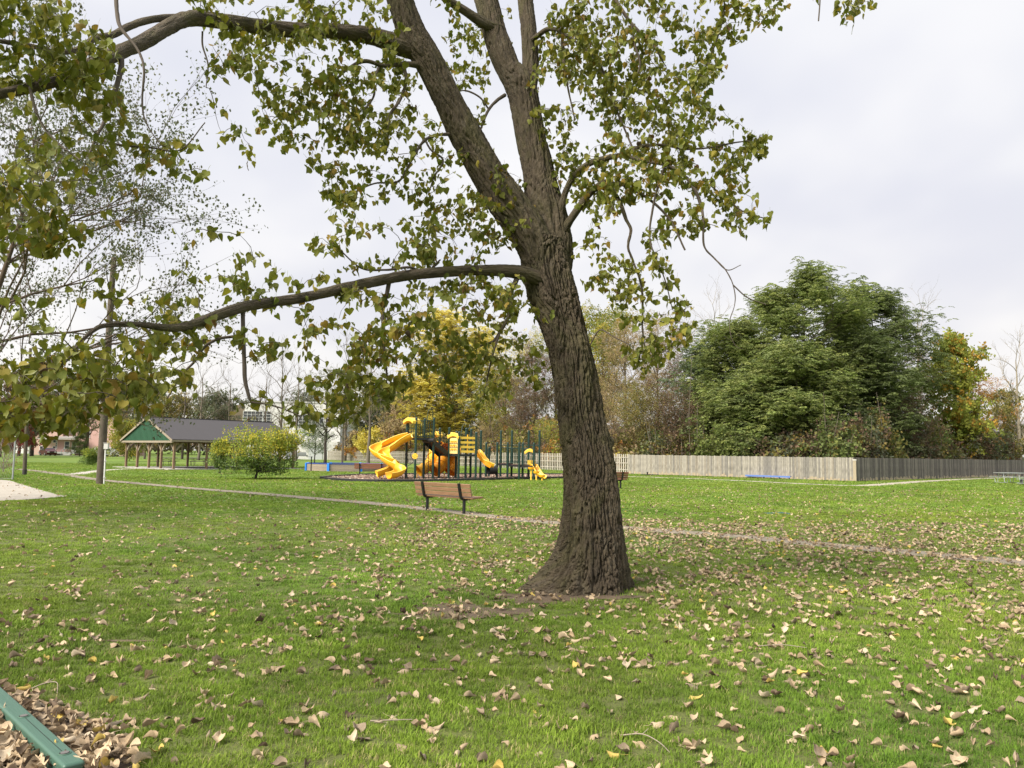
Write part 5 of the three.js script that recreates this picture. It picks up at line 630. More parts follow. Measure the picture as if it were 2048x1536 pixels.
const PAL = {
  locust: [[0.185, 0.235, 0.055], [0.225, 0.27, 0.07], [0.145, 0.19, 0.048], [0.26, 0.29, 0.08]], deep: [[0.135, 0.175, 0.05], [0.165, 0.205, 0.06], [0.11, 0.145, 0.044]], blue: [[0.115, 0.16, 0.07], [0.145, 0.19, 0.085]],
  yellow: [[0.74, 0.66, 0.2], [0.7, 0.6, 0.14], [0.6, 0.5, 0.07], [0.54, 0.419, 0.0473], [0.55, 0.486, 0.0675], [0.405, 0.351, 0.0405], [0.459, 0.392, 0.081]], lime: [[0.257, 0.284, 0.0473], [0.338, 0.324, 0.054], [0.203, 0.243, 0.0405], [0.405, 0.324, 0.054]], limeOrange: [[0.3, 0.32, 0.05], [0.24, 0.28, 0.045], [0.27, 0.297, 0.0473], [0.203, 0.243, 0.0405], [0.446, 0.27, 0.0405], [0.324, 0.311, 0.054]],
  tan: [[0.369, 0.281, 0.14], [0.299, 0.22, 0.123], [0.439, 0.334, 0.166], [0.299, 0.246, 0.105]], brown: [[0.176, 0.115, 0.0675], [0.135, 0.0878, 0.0567], [0.216, 0.135, 0.081], [0.121, 0.108, 0.0473]], olive: [[0.189, 0.182, 0.0473], [0.243, 0.216, 0.054], [0.149, 0.149, 0.0405], [0.27, 0.203, 0.054]], orange: [[0.513, 0.23, 0.0473], [0.405, 0.189, 0.054], [0.405, 0.257, 0.054]], greyGreen: [[0.135, 0.155, 0.081], [0.115, 0.135, 0.0743], [0.162, 0.162, 0.0878]], red: [[0.297, 0.0607, 0.0473], [0.203, 0.0675, 0.0473]], shrub: [[0.27, 0.33, 0.04], [0.22, 0.28, 0.035], [0.513, 0.459, 0.054], [0.405, 0.405, 0.054], [0.243, 0.311, 0.0473], [0.55, 0.486, 0.054]], shrubLow: [[0.135, 0.216, 0.0405], [0.189, 0.257, 0.0405], [0.108, 0.162, 0.0405]], bush: [[0.23, 0.297, 0.0405], [0.324, 0.351, 0.0405], [0.162, 0.23, 0.0405]],
};
let treeSeed = 100;
function tree(name, label, [x, z, h], o) {
  const r = rng(treeSeed += 17), g = thing(name, label, o.cat || 'tree', [x, 0, z], 0, o.group), R = o.r, base = o.base ?? h * 0.25, tw = new Wood(), bw = new Wood(), tips = [], lean = o.lean || [0, 0], tr = o.trunk ?? 0.012 * h + 0.04, topY = h * (o.topK ?? 0.86);
  const tp = []; for (let i = 0; i <= 7; i++) { const t = i / 7; tp.push(V3(lean[0] * t * t + (i ? 0.05 * R * (r() - 0.5) : 0), topY * t - (i ? 0 : 0.1), lean[1] * t * t + (i ? 0.05 * R * (r() - 0.5) : 0))); }
  tw.run(tp, tr, tr * 0.22, 8); const onTrunk = (y) => { const t = clamp(y / topY, 0, 1) * 7, k = Math.min(6, Math.floor(t)); return tp[k].clone().lerp(tp[k + 1], t - k); };
  const env = (s) => o.form === 'cone' ? 1 - s * 0.97 : o.form === 'spread' ? Math.sqrt(Math.max(0, 1 - (s - 0.35) ** 2 / 0.46)) : o.form === 'vase' ? 0.45 + 0.55 * Math.sin(Math.min(1, s * 1.25) * 1.5708) * (s > 0.8 ? 1 - (s - 0.8) * 2.5 : 1) : Math.sqrt(Math.max(0.02, 1 - (1.9 * s - 0.85) ** 2 * 0.95));
  const nl = o.limbs ?? 16, lv = o.levels ?? 2;
  const grow = (a, dir, L, rad, lev) => { const n = 4, pts = [a.clone()], d = dir.clone(); for (let i = 0; i < n; i++) { d.add(V3((r() - 0.5) * 0.45, (r() - 0.42) * 0.35 + (o.droop || 0) * -0.12, (r() - 0.5) * 0.45)).normalize(); pts.push(pts[i].clone().addScaledVector(d, L / n)); } bw.run(pts, rad, rad * 0.45, lev > 1 ? 3 : 4); if (lev >= lv) { tips.push([pts[n], L]); tips.push([pts[2], L]); return; } const k = o.kids ?? 3; for (let i = 0; i < k; i++) { const q = 1 + Math.floor(r() * n), dd = d.clone().add(V3((r() - 0.5) * 1.7, (r() - 0.35) * 0.9, (r() - 0.5) * 1.7)).normalize(); grow(pts[Math.min(n, q)], dd, L * (0.5 + 0.25 * r()), rad * 0.5, lev + 1); } tips.push([pts[n], L * 0.6]); };
  for (let i = 0; i < nl; i++) {
    const s = (i + 0.5 * r()) / nl, y = lerp(base, h, s), rr = R * env(s) * (0.72 + 0.42 * r()), a = i * 2.4 + r() * 0.8 + (o.turn || 0), y0 = clamp(y - (o.rise ?? 0.5) * rr, base * 0.7, topY), p = onTrunk(y0), e = V3(p.x + Math.cos(a) * rr * 0.8, y, p.z + Math.sin(a) * rr * 0.8), d = e.clone().sub(p), L = d.length();
    grow(p, d.normalize(), L, Math.max(0.018, tr * 0.42 * (1 - s * 0.6)), 0);
  }
  part('trunk', tw.geo(), barks[o.bark || 'grey'], g); part('branch', bw.geo(), barks[o.bark || 'grey'], g, 'stuff');
  if (o.n) {
    const l = [], cr = o.clump ?? 0.17 * R + 0.25, pal = PAL[o.pal], low = o.palLow && PAL[o.palLow];
    for (let i = 0; i < o.n; i++) { const [t, L] = tips[Math.floor(r() * tips.length)], q = () => (r() + r() + r() - 1.5) * 1.33, p = V3(t.x + q() * cr, t.y + q() * cr * (o.flat ?? 0.7), t.z + q() * cr); if (p.y < 0.15) continue; const lowPick = low && r() < smooth(h * 0.8, h * 0.4, p.y), cc = (lowPick ? low : pal)[Math.floor(r() * (lowPick ? low : pal).length)], k = 0.75 + 0.5 * r() + 0.5 * fbm(p.x * 0.5 + x, p.y * 0.5, p.z * 0.5 + z, 2); l.push({ p: p.toArray(), e: [0.5 * (r() - 0.5), r() * 6.283, 0.5 * (r() - 0.5)], s: (o.size || 1) * (0.7 + 0.6 * r()), c: RGB(cc[0] * k, cc[1] * k, cc[2] * k) }); }
    scatter('crown', sprays[o.leaf || 'leafy'], sprayMat, l, g);
  }
  return g;
}
// the green grove behind the corner of the fence
const loc = { leaf: 'locust', pal: 'locust', flat: 0.7, limbs: 34, kids: 3, rise: 0.35, bark: 'grey', clump: 0.95 };
tree('locust_tree', 'tallest feathery green tree in the grove behind the fence corner', [26.76,-70,17.74], { ...loc, r: 5.2, base: 3.2, n: 7600 });
tree('locust_tree', 'second tallest feathery dark green tree right of the highest one', [35.48,-75,17.88], { ...loc, pal: 'deep', r: 4.6, base: 4, n: 5600 });
tree('locust_tree', 'broad light green feathery tree at the left end of the grove', [21.56,-73,14], { ...loc, r: 4.2, base: 2.4, n: 5200 });
tree('locust_tree', 'low light green feathery tree at the front of the grove above the fence', [23.76,-64,10.64], { ...loc, r: 3.4, base: 1.8, n: 4000 });
tree('locust_tree', 'low dark green feathery tree at the right of the grove', [30.98,-68,11.73], { ...loc, pal: 'deep', r: 3.9, base: 2.2, n: 4200 });
tree('locust_tree', 'slim bluish green tree left of the grove', [19.7,-78,12.99], { ...loc, pal: 'blue', r: 2.6, base: 2.2, n: 2200 });
tree('locust_tree', 'small pale green feathery tree standing against the fence in mid grove', [20.55,-65,7.94], { ...loc, r: 2.5, base: 1.2, n: 2400 });
tree('maple_tree', 'upright yellow green tree with orange tints right of the grove', [43.84,-76,13.55], { r: 2.5, base: 2.5, n: 1900, leaf: 'broad', pal: 'limeOrange', limbs: 20, bark: 'brown', clump: 0.7 });
tree('brown_tree', 'brownish thinning tree between the green grove and the yellow green tree', [42.41,-82,13.33], { r: 3.2, base: 1.5, n: 1500, leaf: 'fine', pal: 'brown', limbs: 20, bark: 'grey' });
tree('brown_tree', 'low dull reddish brown tree in front of the grove right side', [35.29,-70,7.46], { r: 2.9, base: 0.8, n: 1500, leaf: 'fine', pal: 'brown', limbs: 18 });
tree('maple_tree', 'small orange olive tree right of the upright yellow green tree', [48.74,-80,10.78], { r: 2.4, base: 1.5, n: 1100, leaf: 'fine', pal: 'orange', limbs: 16 });
tree('evergreen_bush', 'dense dark green bush above the dark fence near the right house', [50.25,-84,6.27], { r: 2.0, base: 0.3, n: 1500, leaf: 'fine', pal: 'deep', limbs: 18, cat: 'bush' });
tree('maple_tree', 'yellow ochre tree hanging over the pale house at right edge', [55.19,-86,8.96], { r: 2.3, base: 2.2, n: 1100, leaf: 'leafy', pal: 'olive', limbs: 14 });
const bareT = { n: 0, levels: 3, kids: 3, limbs: 12, bark: 'pale', topK: 0.8, rise: 0.9, form: 'vase' };
tree('bare_tree', 'pale leafless tree rising right of the green grove', [48.89,-92,20.9], { ...bareT, r: 2.6, base: 8 });
tree('bare_tree', 'pale leafless tree at the right edge of the picture', [55.43,-84,15.74], { ...bareT, r: 2.6, base: 4 });
tree('bare_tree', 'thin leafless tree rising behind the left end of the grove', [26.03,-98,21.78], { ...bareT, r: 3, base: 8 });
// thinning brown wood right of the trunk
const thin = { leaf: 'fine', limbs: 20, kids: 3, levels: 2, rise: 0.9, bark: 'grey', form: 'vase', clump: 0.95 };
tree('thinning_tree', 'tall tan tree just right of the leaning trunk', [12.99,-88,16.64], { ...thin, r: 3, base: 3, n: 4200, pal: 'tan' });
tree('thinning_tree', 'tall yellow green topped tree close behind the leaning trunk', [11.37,-96,18.92], { ...thin, r: 3.4, base: 6, n: 3570, pal: 'lime', palLow: 'tan', leaf: 'leafy' });
tree('thinning_tree', 'tan brown tree midway between the trunk and the green grove', [16.32,-86,15.78], { ...thin, r: 2.8, base: 2.5, n: 3150, pal: 'tan' });
tree('thinning_tree', 'dull brown tree next to the green grove', [18.93,-84,13.82], { ...thin, r: 2.6, base: 2, n: 2730, pal: 'brown' });
tree('thinning_tree', 'low olive brown tree over the gap in the fence', [12.94,-76,7.61], { ...thin, r: 2.6, base: 1, n: 3150, pal: 'olive' });
tree('thinning_tree', 'low brown tree above the pale fence left part', [15.72,-74,7.01], { ...thin, r: 2.4, base: 1, n: 2730, pal: 'brown' });
tree('thinning_tree', 'small russet leaved tree beside the trunk above the fence', [9.87,-74,4.52], { ...thin, r: 1.4, base: 1, n: 620, pal: 'brown', palLow: 'orange' });
// behind the playground
tree('yellow_tree', 'bright yellow feathery tree behind the play structure', [-10.1,-118,22.77], { ...loc, pal: 'yellow', r: 5.4, base: 5, n: 2100, size: 1.4, clump: 1.3 });
tree('yellow_tree', 'lower bright yellow tree left of the tall yellow one', [-12.78,-116,13.32], { ...loc, pal: 'yellow', r: 3.2, base: 3.5, n: 1000, size: 1.4, clump: 1.1 });
tree('yellow_tree', 'yellow green tree right of the tall yellow one', [-4.91,-122,20.89], { ...loc, pal: 'yellow', palLow: 'lime', r: 4, base: 5, n: 1400, size: 1.4, clump: 1.2 });
tree('dark_tree', 'dark green tree under the yellow trees behind the play structure', [-9.71,-128,10.4], { r: 3.4, base: 1.5, n: 1300, pal: 'greyGreen', leaf: 'broad' });
tree('thinning_tree', 'yellow olive tree behind the low right end of the playground', [-0.88,-112,18.25], { ...thin, r: 4, base: 4, n: 2600, pal: 'yellow', palLow: 'lime', size: 1.3 });
tree('thinning_tree', 'brown tree just left of the leaning trunk behind the fence', [3.15,-106,16.02], { ...thin, r: 3.4, base: 3, n: 3150, pal: 'brown', size: 1.3 });
tree('thinning_tree', 'yellow olive tree behind the trunk at left', [6.49,-114,20.54], { ...thin, r: 4, base: 5, n: 3570, pal: 'lime', size: 1.3 });
tree('thinning_tree', 'low yellow green tree between the yellow trees and the trunk', [-2.95,-108,10.52], { ...thin, r: 3, base: 1.5, n: 2400, pal: 'lime', palLow: 'tan', size: 1.2 });
tree('thinning_tree', 'low orange brown tree behind the overhead ladder', [1.18,-102,8.75], { ...thin, r: 2.6, base: 1, n: 2520, pal: 'brown', palLow: 'olive', size: 1.2 });
tree('thinning_tree', 'small rust orange tree behind the right end of the playground', [4.18,-98,5.64], { ...thin, r: 1.2, base: 2, n: 240, pal: 'orange', size: 1.2 });
tree('thinning_tree', 'low yellow green tree over the fence right of the playground', [4.64,-92,4.51], { ...thin, r: 2, base: 0.6, n: 1680, pal: 'lime', size: 1.1 });
// left of the playground
tree('park_tree', 'slim dark trunked tree behind the left end of the ball court', [-17.55,-73,9.1], { r: 2.4, base: 3.2, n: 330, pal: 'greyGreen', leaf: 'fine', bark: 'dark', limbs: 14, trunk: 0.17, levels: 2 });
tree('park_tree', 'slim tree with pale sided trunk behind the ball court', [-16.59,-76,8.68], { r: 1.9, base: 4.2, n: 420, pal: 'olive', leaf: 'fine', bark: 'grey', limbs: 12, trunk: 0.12 });
tree('park_tree', 'straight trunked tree between the ball court and the yellow slides', [-19.94,-108,15.6], { r: 3.6, base: 6, n: 900, pal: 'olive', leaf: 'fine', bark: 'grey', limbs: 16, trunk: 0.26 });
tree('park_tree', 'small round green tree before the white building', [-24.38,-96,4.72], { r: 1.8, base: 1.6, n: 700, pal: 'blue', leaf: 'fine', bark: 'dark', trunk: 0.09, limbs: 12 });
tree('distant_tree', 'grey green round tree behind the fence left of the yellow slides', [-23.32,-140,11.96], { r: 5, base: 2.5, n: 1900, pal: 'greyGreen', leaf: 'broad', size: 1.3 });
tree('distant_tree', 'low yellow tree behind the fence left of the slides', [-21.57,-128,5.07], { r: 3.4, base: 0.8, n: 1300, pal: 'yellow', leaf: 'broad' });
tree('distant_tree', 'tan and orange tree behind the fence near the yellow slides', [-18.54,-126,6.04], { r: 2.6, base: 1, n: 800, pal: 'tan', palLow: 'orange', leaf: 'broad' });
tree('distant_tree', 'brown tree behind the tall tower of the play structure', [-17.69,-130,11.28], { r: 3.4, base: 2, n: 1300, pal: 'tan', leaf: 'broad' });
tree('distant_tree', 'small tan tree beside the white building', [-26.17,-132,4.27], { r: 2, base: 1, n: 380, pal: 'tan', palLow: 'orange', leaf: 'broad' });
tree('distant_tree', 'brown green tree rising behind the white building roof', [-50.46,-190,15.37], { r: 5, base: 4, n: 1300, pal: 'greyGreen', palLow: 'brown', leaf: 'broad' });
for (const [p, w] of [[[-28.39,-132,22.14], 'left of the yellow trees'], [[-37.71,-126,18.55], 'above the yellow shrub'], [[-33.98,-122,16.44], 'right of the yellow shrub'], [[-41.6,-130,15.62], 'above the white building corner'], [[-44.07,-120,15.02], 'right above the pavilion roof'], [[-46.88,-116,15.51], 'in the middle above the pavilion roof'], [[-53.61,-126,15.01], 'left above the pavilion roof']]) tree('bare_tree', `leafless thin branched tree standing ${w}`, p, { ...bareT, limbs: 13, r: 3.6, base: 3.5, bark: 'grey', group: 'leafless trees behind the pavilion' });
tree('distant_tree', 'olive tree directly behind the pavilion ridge', [-47.38,-124,10], { r: 4, base: 1.5, n: 1500, pal: 'greyGreen', palLow: 'brown', leaf: 'broad' });
tree('distant_tree', 'pale olive tree behind the left half of the pavilion roof', [-55.7,-128,10.17], { r: 3.6, base: 1.5, n: 1300, pal: 'olive', leaf: 'broad' });
tree('distant_tree', 'tall brownish tree behind the green gable', [-56.88,-120,11.53], { r: 4, base: 2, n: 1500, pal: 'olive', palLow: 'brown', leaf: 'fine', size: 1.3 });
tree('distant_tree', 'yellow green small tree left of the green gable', [-47.86,-96,4.64], { r: 1.9, base: 0.8, n: 1000, pal: 'lime', leaf: 'leafy' });
tree('distant_tree', 'dark tree behind the pink house right end', [-89.51,-175,17.12], { r: 6, base: 3, n: 1900, pal: 'greyGreen', palLow: 'brown', leaf: 'broad', size: 1.3 });
tree('distant_tree', 'forked brown tree standing before the pink house', [-78.14,-142,15.05], { r: 4, base: 4.5, n: 900, pal: 'olive', leaf: 'fine', bark: 'brown', trunk: 0.4, size: 1.2 });
tree('distant_tree', 'dark leaning tree left of the parked maroon car', [-85.58,-138,12.73], { r: 4, base: 3.5, n: 1100, pal: 'brown', leaf: 'broad', bark: 'dark', trunk: 0.36, lean: [1.2, 0] });
tree('distant_tree', 'dark tree behind the thin wooden pole', [-86.63,-136,12.54], { r: 4, base: 2.5, n: 1300, pal: 'brown', palLow: 'greyGreen', leaf: 'broad', bark: 'dark', trunk: 0.3 });
tree('distant_tree', 'big dark tree behind the pink house left end', [-120.02,-200,21.7], { r: 8, base: 3, n: 2200, pal: 'greyGreen', leaf: 'broad', size: 1.6 });
tree('distant_tree', 'dull red brown tree at the left edge far behind the chain-link fence', [-79.23,-120,8.87], { r: 4.5, base: 1.5, n: 1500, pal: 'brown', palLow: 'red', leaf: 'broad' });
tree('spruce_tree', 'dark conical spruce before the pink house', [-78.13,-140,5.54], { form: 'cone', r: 1.9, base: 0.2, n: 1500, pal: 'deep', leaf: 'fine', limbs: 34, levels: 1, rise: -0.25, bark: 'dark', topK: 0.97, clump: 0.4, flat: 0.5 });
// shrubs on the lawn
{ const a = [-14.565,0,-44.14], b = [-20.012,0,-53.299], c = [-40.042,0,-73.793], d = [-32.93,0,-50.081];
  tree('yellow_shrub', 'wide yellow green shrub with bare stems before the pavilion', [a[0], a[2], 2.2], { r: 1.6, base: 0.6, lean: [1.1, 0], n: 1700, pal: 'shrub', palLow: 'shrubLow', leaf: 'shrub', limbs: 22, kids: 3, trunk: 0.08, form: 'spread', rise: 0.75, topK: 0.55, bark: 'dark', clump: 0.34, flat: 0.75, cat: 'shrub' });
  tree('yellow_shrub', 'narrow yellow green shrub left of the wide one', [b[0], b[2], 2.15], { r: 0.6, base: 0.35, n: 560, pal: 'shrub', palLow: 'shrubLow', leaf: 'shrub', limbs: 14, trunk: 0.05, rise: 0.9, bark: 'dark', clump: 0.24, cat: 'shrub' });
  tree('round_bush', 'small round lime green bush left of the leaning utility pole', [c[0], c[2], 1.35], { r: 0.78, base: 0.2, n: 620, pal: 'bush', palLow: 'shrubLow', leaf: 'shrub', limbs: 12, trunk: 0.04, bark: 'dark', clump: 0.22, cat: 'bush' });
  tree('twiggy_shrub', 'bare reddish twiggy shrub behind the chain-link fence', [d[0] + 0.1, d[2], 2.5], { r: 1.1, base: 0.3, n: 160, pal: 'red', leaf: 'tiny', limbs: 18, levels: 3, trunk: 0.04, rise: 1, bark: 'pale', cat: 'shrub' });
}
// the twiggy tree at the left, its trunk just outside the picture
tree('small_leaved_tree', 'dark twiggy tree with tiny sparse leaves reaching in from the left edge', [-14.9, -21.4, 11.6], { r: 5.4, base: 3.5, lean: [1.3, 0], n: 6500, size: 1.25, pal: 'greyGreen', leaf: 'tiny', limbs: 32, kids: 4, levels: 3, trunk: 0.13, rise: 0.35, bark: 'brown', clump: 0.16, droop: 0.25, form: 'spread', topK: 0.9 });
// brush and saplings between and under the trees behind the fences
{
  const r = rng(555), l = [], w = new Wood(), along = (A, B, n, hmax, depth, pals) => { const dx = B[0] - A[0], dz = B[1] - A[1], L = Math.hypot(dx, dz), nx = -dz / L, nz = dx / L, s = Math.sign(nx * A[0] + nz * A[1]); for (let i = 0; i < n; i++) { const t = r(), o = (0.7 + depth * r() ** 1.3) * s, x = A[0] + dx * t + nx * o, z = A[1] + dz * t + nz * o, hm = hmax * clamp(0.7 + 2.2 * fbm(x * 0.22, 1, z * 0.22, 3), 0.3, 1.7), y = 0.2 + hm * r() ** 0.8; if (segDist(x, z, [fA, fB, fC, fD]) < 0.6) continue; const pl = PAL[pals[Math.floor(clamp(0.5 + 1.5 * fbm(x * 0.15, 4, z * 0.15, 2) + 0.35 * (r() - 0.5), 0, 0.999) * pals.length)]], c = pl[Math.floor(r() * pl.length)], k = 0.65 + 0.5 * r(); l.push({ p: [x, y, z], e: [r(), r() * 6, r()], s: 0.9 + 0.9 * r(), c: RGB(c[0] * k, c[1] * k, c[2] * k) }); if (i % 55 === 0) { const h = hm * (0.8 + 1.6 * r() * r()); w.run([V3(x, 0, z), V3(x + 0.3 * (r() - 0.5), h * 0.5, z), V3(x + 1.0 * (r() - 0.5), h, z + 0.6 * (r() - 0.5))], 0.03 + 0.05 * r(), 0.012, 4); } } };
  along(fA, fB, 5200, 3.6, 9, ['brown', 'olive', 'tan', 'lime', 'brown', 'orange']); along(fB, fC, 4600, 4.2, 8, ['deep', 'greyGreen', 'olive', 'brown', 'deep', 'locust']); along(fC, fD, 4600, 4.0, 8, ['deep', 'greyGreen', 'brown', 'olive', 'deep']);
  const A = [-70, -190], B = [-24, -150]; along(A, B, 2600, 3.5, 10, ['greyGreen', 'brown', 'olive']);
  const br = thing('underbrush', 'tangled brown and green underbrush behind the fences', 'underbrush'); br.userData.kind = 'stuff'; scatter('brush_leaves', sprays.leafy, sprayMat, l, br); part('sapling_stem', w.geo(), barks.grey, br, 'stuff');
}
// a far belt of trees closing the view on every side of the park
{ const r = rng(66), l = []; for (let i = 0; i < 9000; i++) { const a = -Math.PI / 2 + (r() - 0.5) * 2.1, d = 225 + 60 * r(), x = Math.cos(a) * d, z = Math.sin(a) * d, hm = 9 + 7 * fbm(a * 14, 2, 3, 3), c = [[0.10, 0.10, 0.05], [0.14, 0.12, 0.05], [0.085, 0.095, 0.05], [0.13, 0.1, 0.06]][Math.floor(r() * 4)], k = 0.7 + 0.6 * r(); l.push({ p: [x, hm * Math.sqrt(r()), z], e: [r(), r() * 6, r()], s: 5 + 3 * r(), c: RGB(c[0] * k, c[1] * k, c[2] * k) }); } const o = scatter('far_wood', sprays.leafy, sprayMat, l, scene); tag(o, 'hazy far belt of trees closing the horizon', 'wood', null, 'stuff'); }
// ---------------------------------------------------------------- buildings
function windowPart(w, h, parent, m, pane, bars = [1, 1]) { const f = part('window', merge([box(w + 0.16, 0.09, 0.08, 0, h / 2 + 0.04, 0), box(w + 0.2, 0.09, 0.1, 0, -h / 2 - 0.04, 0), box(0.08, h, 0.08, -w / 2 - 0.04, 0, 0), box(0.08, h, 0.08, w / 2 + 0.04, 0, 0), ...Array.from({ length: bars[0] }, (_, i) => box(0.05, h, 0.07, -w / 2 + w * (i + 1) / (bars[0] + 1), 0, 0)), ...Array.from({ length: bars[1] }, (_, i) => box(w, 0.05, 0.065, 0, -h / 2 + h * (i + 1) / (bars[1] + 1), 0))]), m, parent); part('pane', box(w, h, 0.02, 0, 0, -0.02), pane, f); return f; }
const trim = std([0.72, 0.7, 0.66], 0.6), glassM = std([0.03, 0.035, 0.04], 0.12), siding = tex(256, (u, v) => { const k = (v * 16) % 1; return 0.86 + 0.14 * (k > 0.12 ? 1 : 0) + 0.12 * tileN(u, v, 20, 3, 3); }, false);
function gableHouse(g, w, h, d, rise, wall, roof, x = 0, z = 0, turn = 0) { const q = new THREE.Group(); q.position.set(x, 0, z); q.rotation.y = turn; q.name = 'wing'; g.add(q); const s = new THREE.Shape([[-w / 2, 0], [w / 2, 0], [w / 2, h], [0, h + rise], [-w / 2, h]].map((p) => new THREE.Vector2(...p))); const gg = new THREE.ExtrudeGeometry(s, { depth: d, bevelEnabled: false }).translate(0, 0, -d / 2); part('wall', gg, wall, q); const L = Math.hypot(w / 2 + 0.3, rise * (w / 2 + 0.3) / (w / 2)), a = Math.atan2(rise, w / 2); for (const k of [-1, 1]) { const m = part('roof_slope', box(L, 0.12, d + 0.5), roof, q); m.position.set(k * (w / 4 + 0.12), h + rise / 2 - 0.02 + 0.05, 0); m.rotation.z = -k * a; } return q; }
{ // pink house
  const c = [-158.107,-285.044], D = 165, k = D / 1538, X = (px) => (px - 1024) * k + 0.2, g = thing('pink_house', 'two-storey pink house with white porch behind the parked cars', 'house', [0, 0, -D], 0), pink = withMap(std([0.5, 0.31, 0.28], 0.85), siding), pinkL = withMap(std([0.6, 0.42, 0.35], 0.85), siding), roof = withMap(std([0.16, 0.12, 0.1], 0.95), speckle);
  const main = gableHouse(g, 11, 6.2, 8, 2.6, pink, roof, X(205), -4, 0), wing = gableHouse(g, 5.4, 4.4, 7, 2, pinkL, roof, X(105), -1, 0.25);
  for (const [x, y] of [[-3.2, 1.9], [3.4, 1.9], [-3, 4.6], [0, 4.6], [3.2, 4.6]]) { const w = windowPart(1, 1.5, main, trim, glassM); w.position.set(x, y, 4.04); }
  for (const [x, y] of [[-1.2, 3.2], [1.2, 3.2], [-1.2, 1.2], [1.2, 1.2]]) { const w = windowPart(0.55, 1.2, wing, trim, glassM, [0, 1]); w.position.set(x, y, 3.54); }
  const px = X(138), porch = part('porch', box(7.6, 0.35, 2.6, px, 0.5, 2.6), std([0.3, 0.3, 0.28], 0.8), g); part('porch_wall', box(7.2, 2.6, 0.2, px, 2, 1.9), pink, porch); part('porch_roof', box(8.2, 0.16, 3.2, px, 3.75, 2.6, 0.16, 0, 0), std([0.22, 0.2, 0.18], 0.9), porch); part('eave_board', box(8.2, 0.28, 0.1, px, 3.45, 4.1), trim, porch);
  for (const x of [-2.3, -1.5, -0.7]) { const w = windowPart(0.55, 1.5, porch, trim, glassM, [0, 1]); w.position.set(px + x - 0.6, 2.2, 2.05); } { const w = windowPart(0.9, 1.5, porch, trim, glassM, [0, 1]); w.position.set(px + 1.1, 2.1, 2.05); }
  const dr = part('door', box(0.95, 2.1, 0.08, px + 2.6, 1.75, 2.05), trim, porch); part('door_glass', box(0.7, 1.3, 0.04, px + 2.6, 2.05, 2.1), glassM, dr); part('steps', merge([0, 1, 2].map((i) => box(1.5, 0.2, 0.4, px + 2.6, 0.12 + i * 0.17, 4.6 - i * 0.35))), std([0.3, 0.3, 0.28], 0.8), porch); part('stair_rail', merge([bar([px + 1.7, 1.6, 3.8], [px + 1.7, 0.9, 5], 0.04), bar([px + 1.7, 0, 5], [px + 1.7, 0.95, 5], 0.05), bar([px + 1.7, 0.6, 3.8], [px + 1.7, 1.65, 3.8], 0.05)]), std([0.2, 0.27, 0.26], 0.7), porch);
}
{ const D = 190, k = D / 1538, g = thing('white_garage', 'small bright white garage left of the maroon car', 'garage', [(63 - 1024) * k + 0.2, 0, -D]), q = gableHouse(g, 3.4, 3, 6, 1.1, std([0.75, 0.74, 0.72], 0.7), std([0.14, 0.12, 0.11], 0.9)); part('garage_door', box(2.4, 2.2, 0.06, 0, 1.1, 3.03), std([0.66, 0.66, 0.64], 0.6), q); }
{ // white industrial building behind the pavilion
  const D = 152, k = D / 1538, X = (px) => (px - 1024) * k + 0.2, g = thing('white_building', 'long white industrial building with multi-pane windows behind the shrubs', 'building', [0, 0, -D]), wh = withMap(std([0.62, 0.63, 0.62], 0.8), speckle), x0 = X(487), x1 = X(680), H = 11.1, dark = std([0.05, 0.055, 0.06], 0.25);
  part('wall', box(x1 - x0, H, 18, (x0 + x1) / 2, H / 2, -9.2), wh, g); part('coping', box(x1 - x0 + 0.3, 0.22, 18.3, (x0 + x1) / 2, H + 0.1, -9.2), std([0.5, 0.5, 0.49], 0.7), g);
  part('annex', box(5.6, 10.6, 14, x0 - 2.9, 5.3, -9), withMap(std([0.16, 0.13, 0.085], 0.9), speckle), g); part('roof_unit', box(1.1, 0.8, 1.1, x0 + 0.9, H + 0.6, -2), std([0.35, 0.35, 0.36], 0.6), g);
  for (const [px, w] of [[505, 3.9], [532, 1.6], [600, 2.2], [630, 3.2]]) { const f = windowPart(w, 2.3, g, std([0.6, 0.61, 0.6], 0.6), dark, [Math.round(w / 1.1), 3]); f.position.set(X(px), px > 560 ? 7.5 : 8.1, -0.15); }
  const low = part('low_wing', box(7, 3.4, 6, X(655), 1.7, 2.9), wh, g); part('loading_door', box(2.6, 2.4, 0.1, X(648), 1.2, 5.95), std([0.42, 0.44, 0.45], 0.5), low);
}
{ const D = 96, k = D / 1538, X = (px) => (px - 1024) * k + 0.2, g = thing('pale_house', 'pale sided house seen behind the trees at right edge', 'house', [X(2012), 0, -D]), q = gableHouse(g, 4.6, 4.6, 7, 1.6, withMap(std([0.6, 0.56, 0.5], 0.8), siding), std([0.2, 0.19, 0.19], 0.9)); const w = windowPart(0.9, 1.1, q, trim, glassM); w.position.set(-1.3, 3.5, 3.54); const w2 = windowPart(0.8, 1, q, trim, glassM); w2.position.set(1.2, 3.4, 3.54); part('porch_roof', box(3.2, 0.14, 2.2, -0.3, 2.3, 4.4, 0.3, 0, 0), std([0.33, 0.34, 0.33], 0.9), q); part('shed_roof', box(2, 0.12, 1.6, 1.5, 2.5, 4, 0, 0, -0.25), std([0.09, 0.08, 0.085], 0.9), q); }
{ const D = 104, k = D / 1538, g = thing('grey_house', 'grey sided house partly cut by the right edge', 'house', [(2062 - 1024) * k + 1.2, 0, -D]), q = gableHouse(g, 5, 5.2, 7, 1.8, withMap(std([0.3, 0.29, 0.28], 0.85), siding), std([0.13, 0.12, 0.12], 0.9)); const w = windowPart(0.9, 1.1, q, trim, glassM); w.position.set(-1, 3.4, 3.54); }
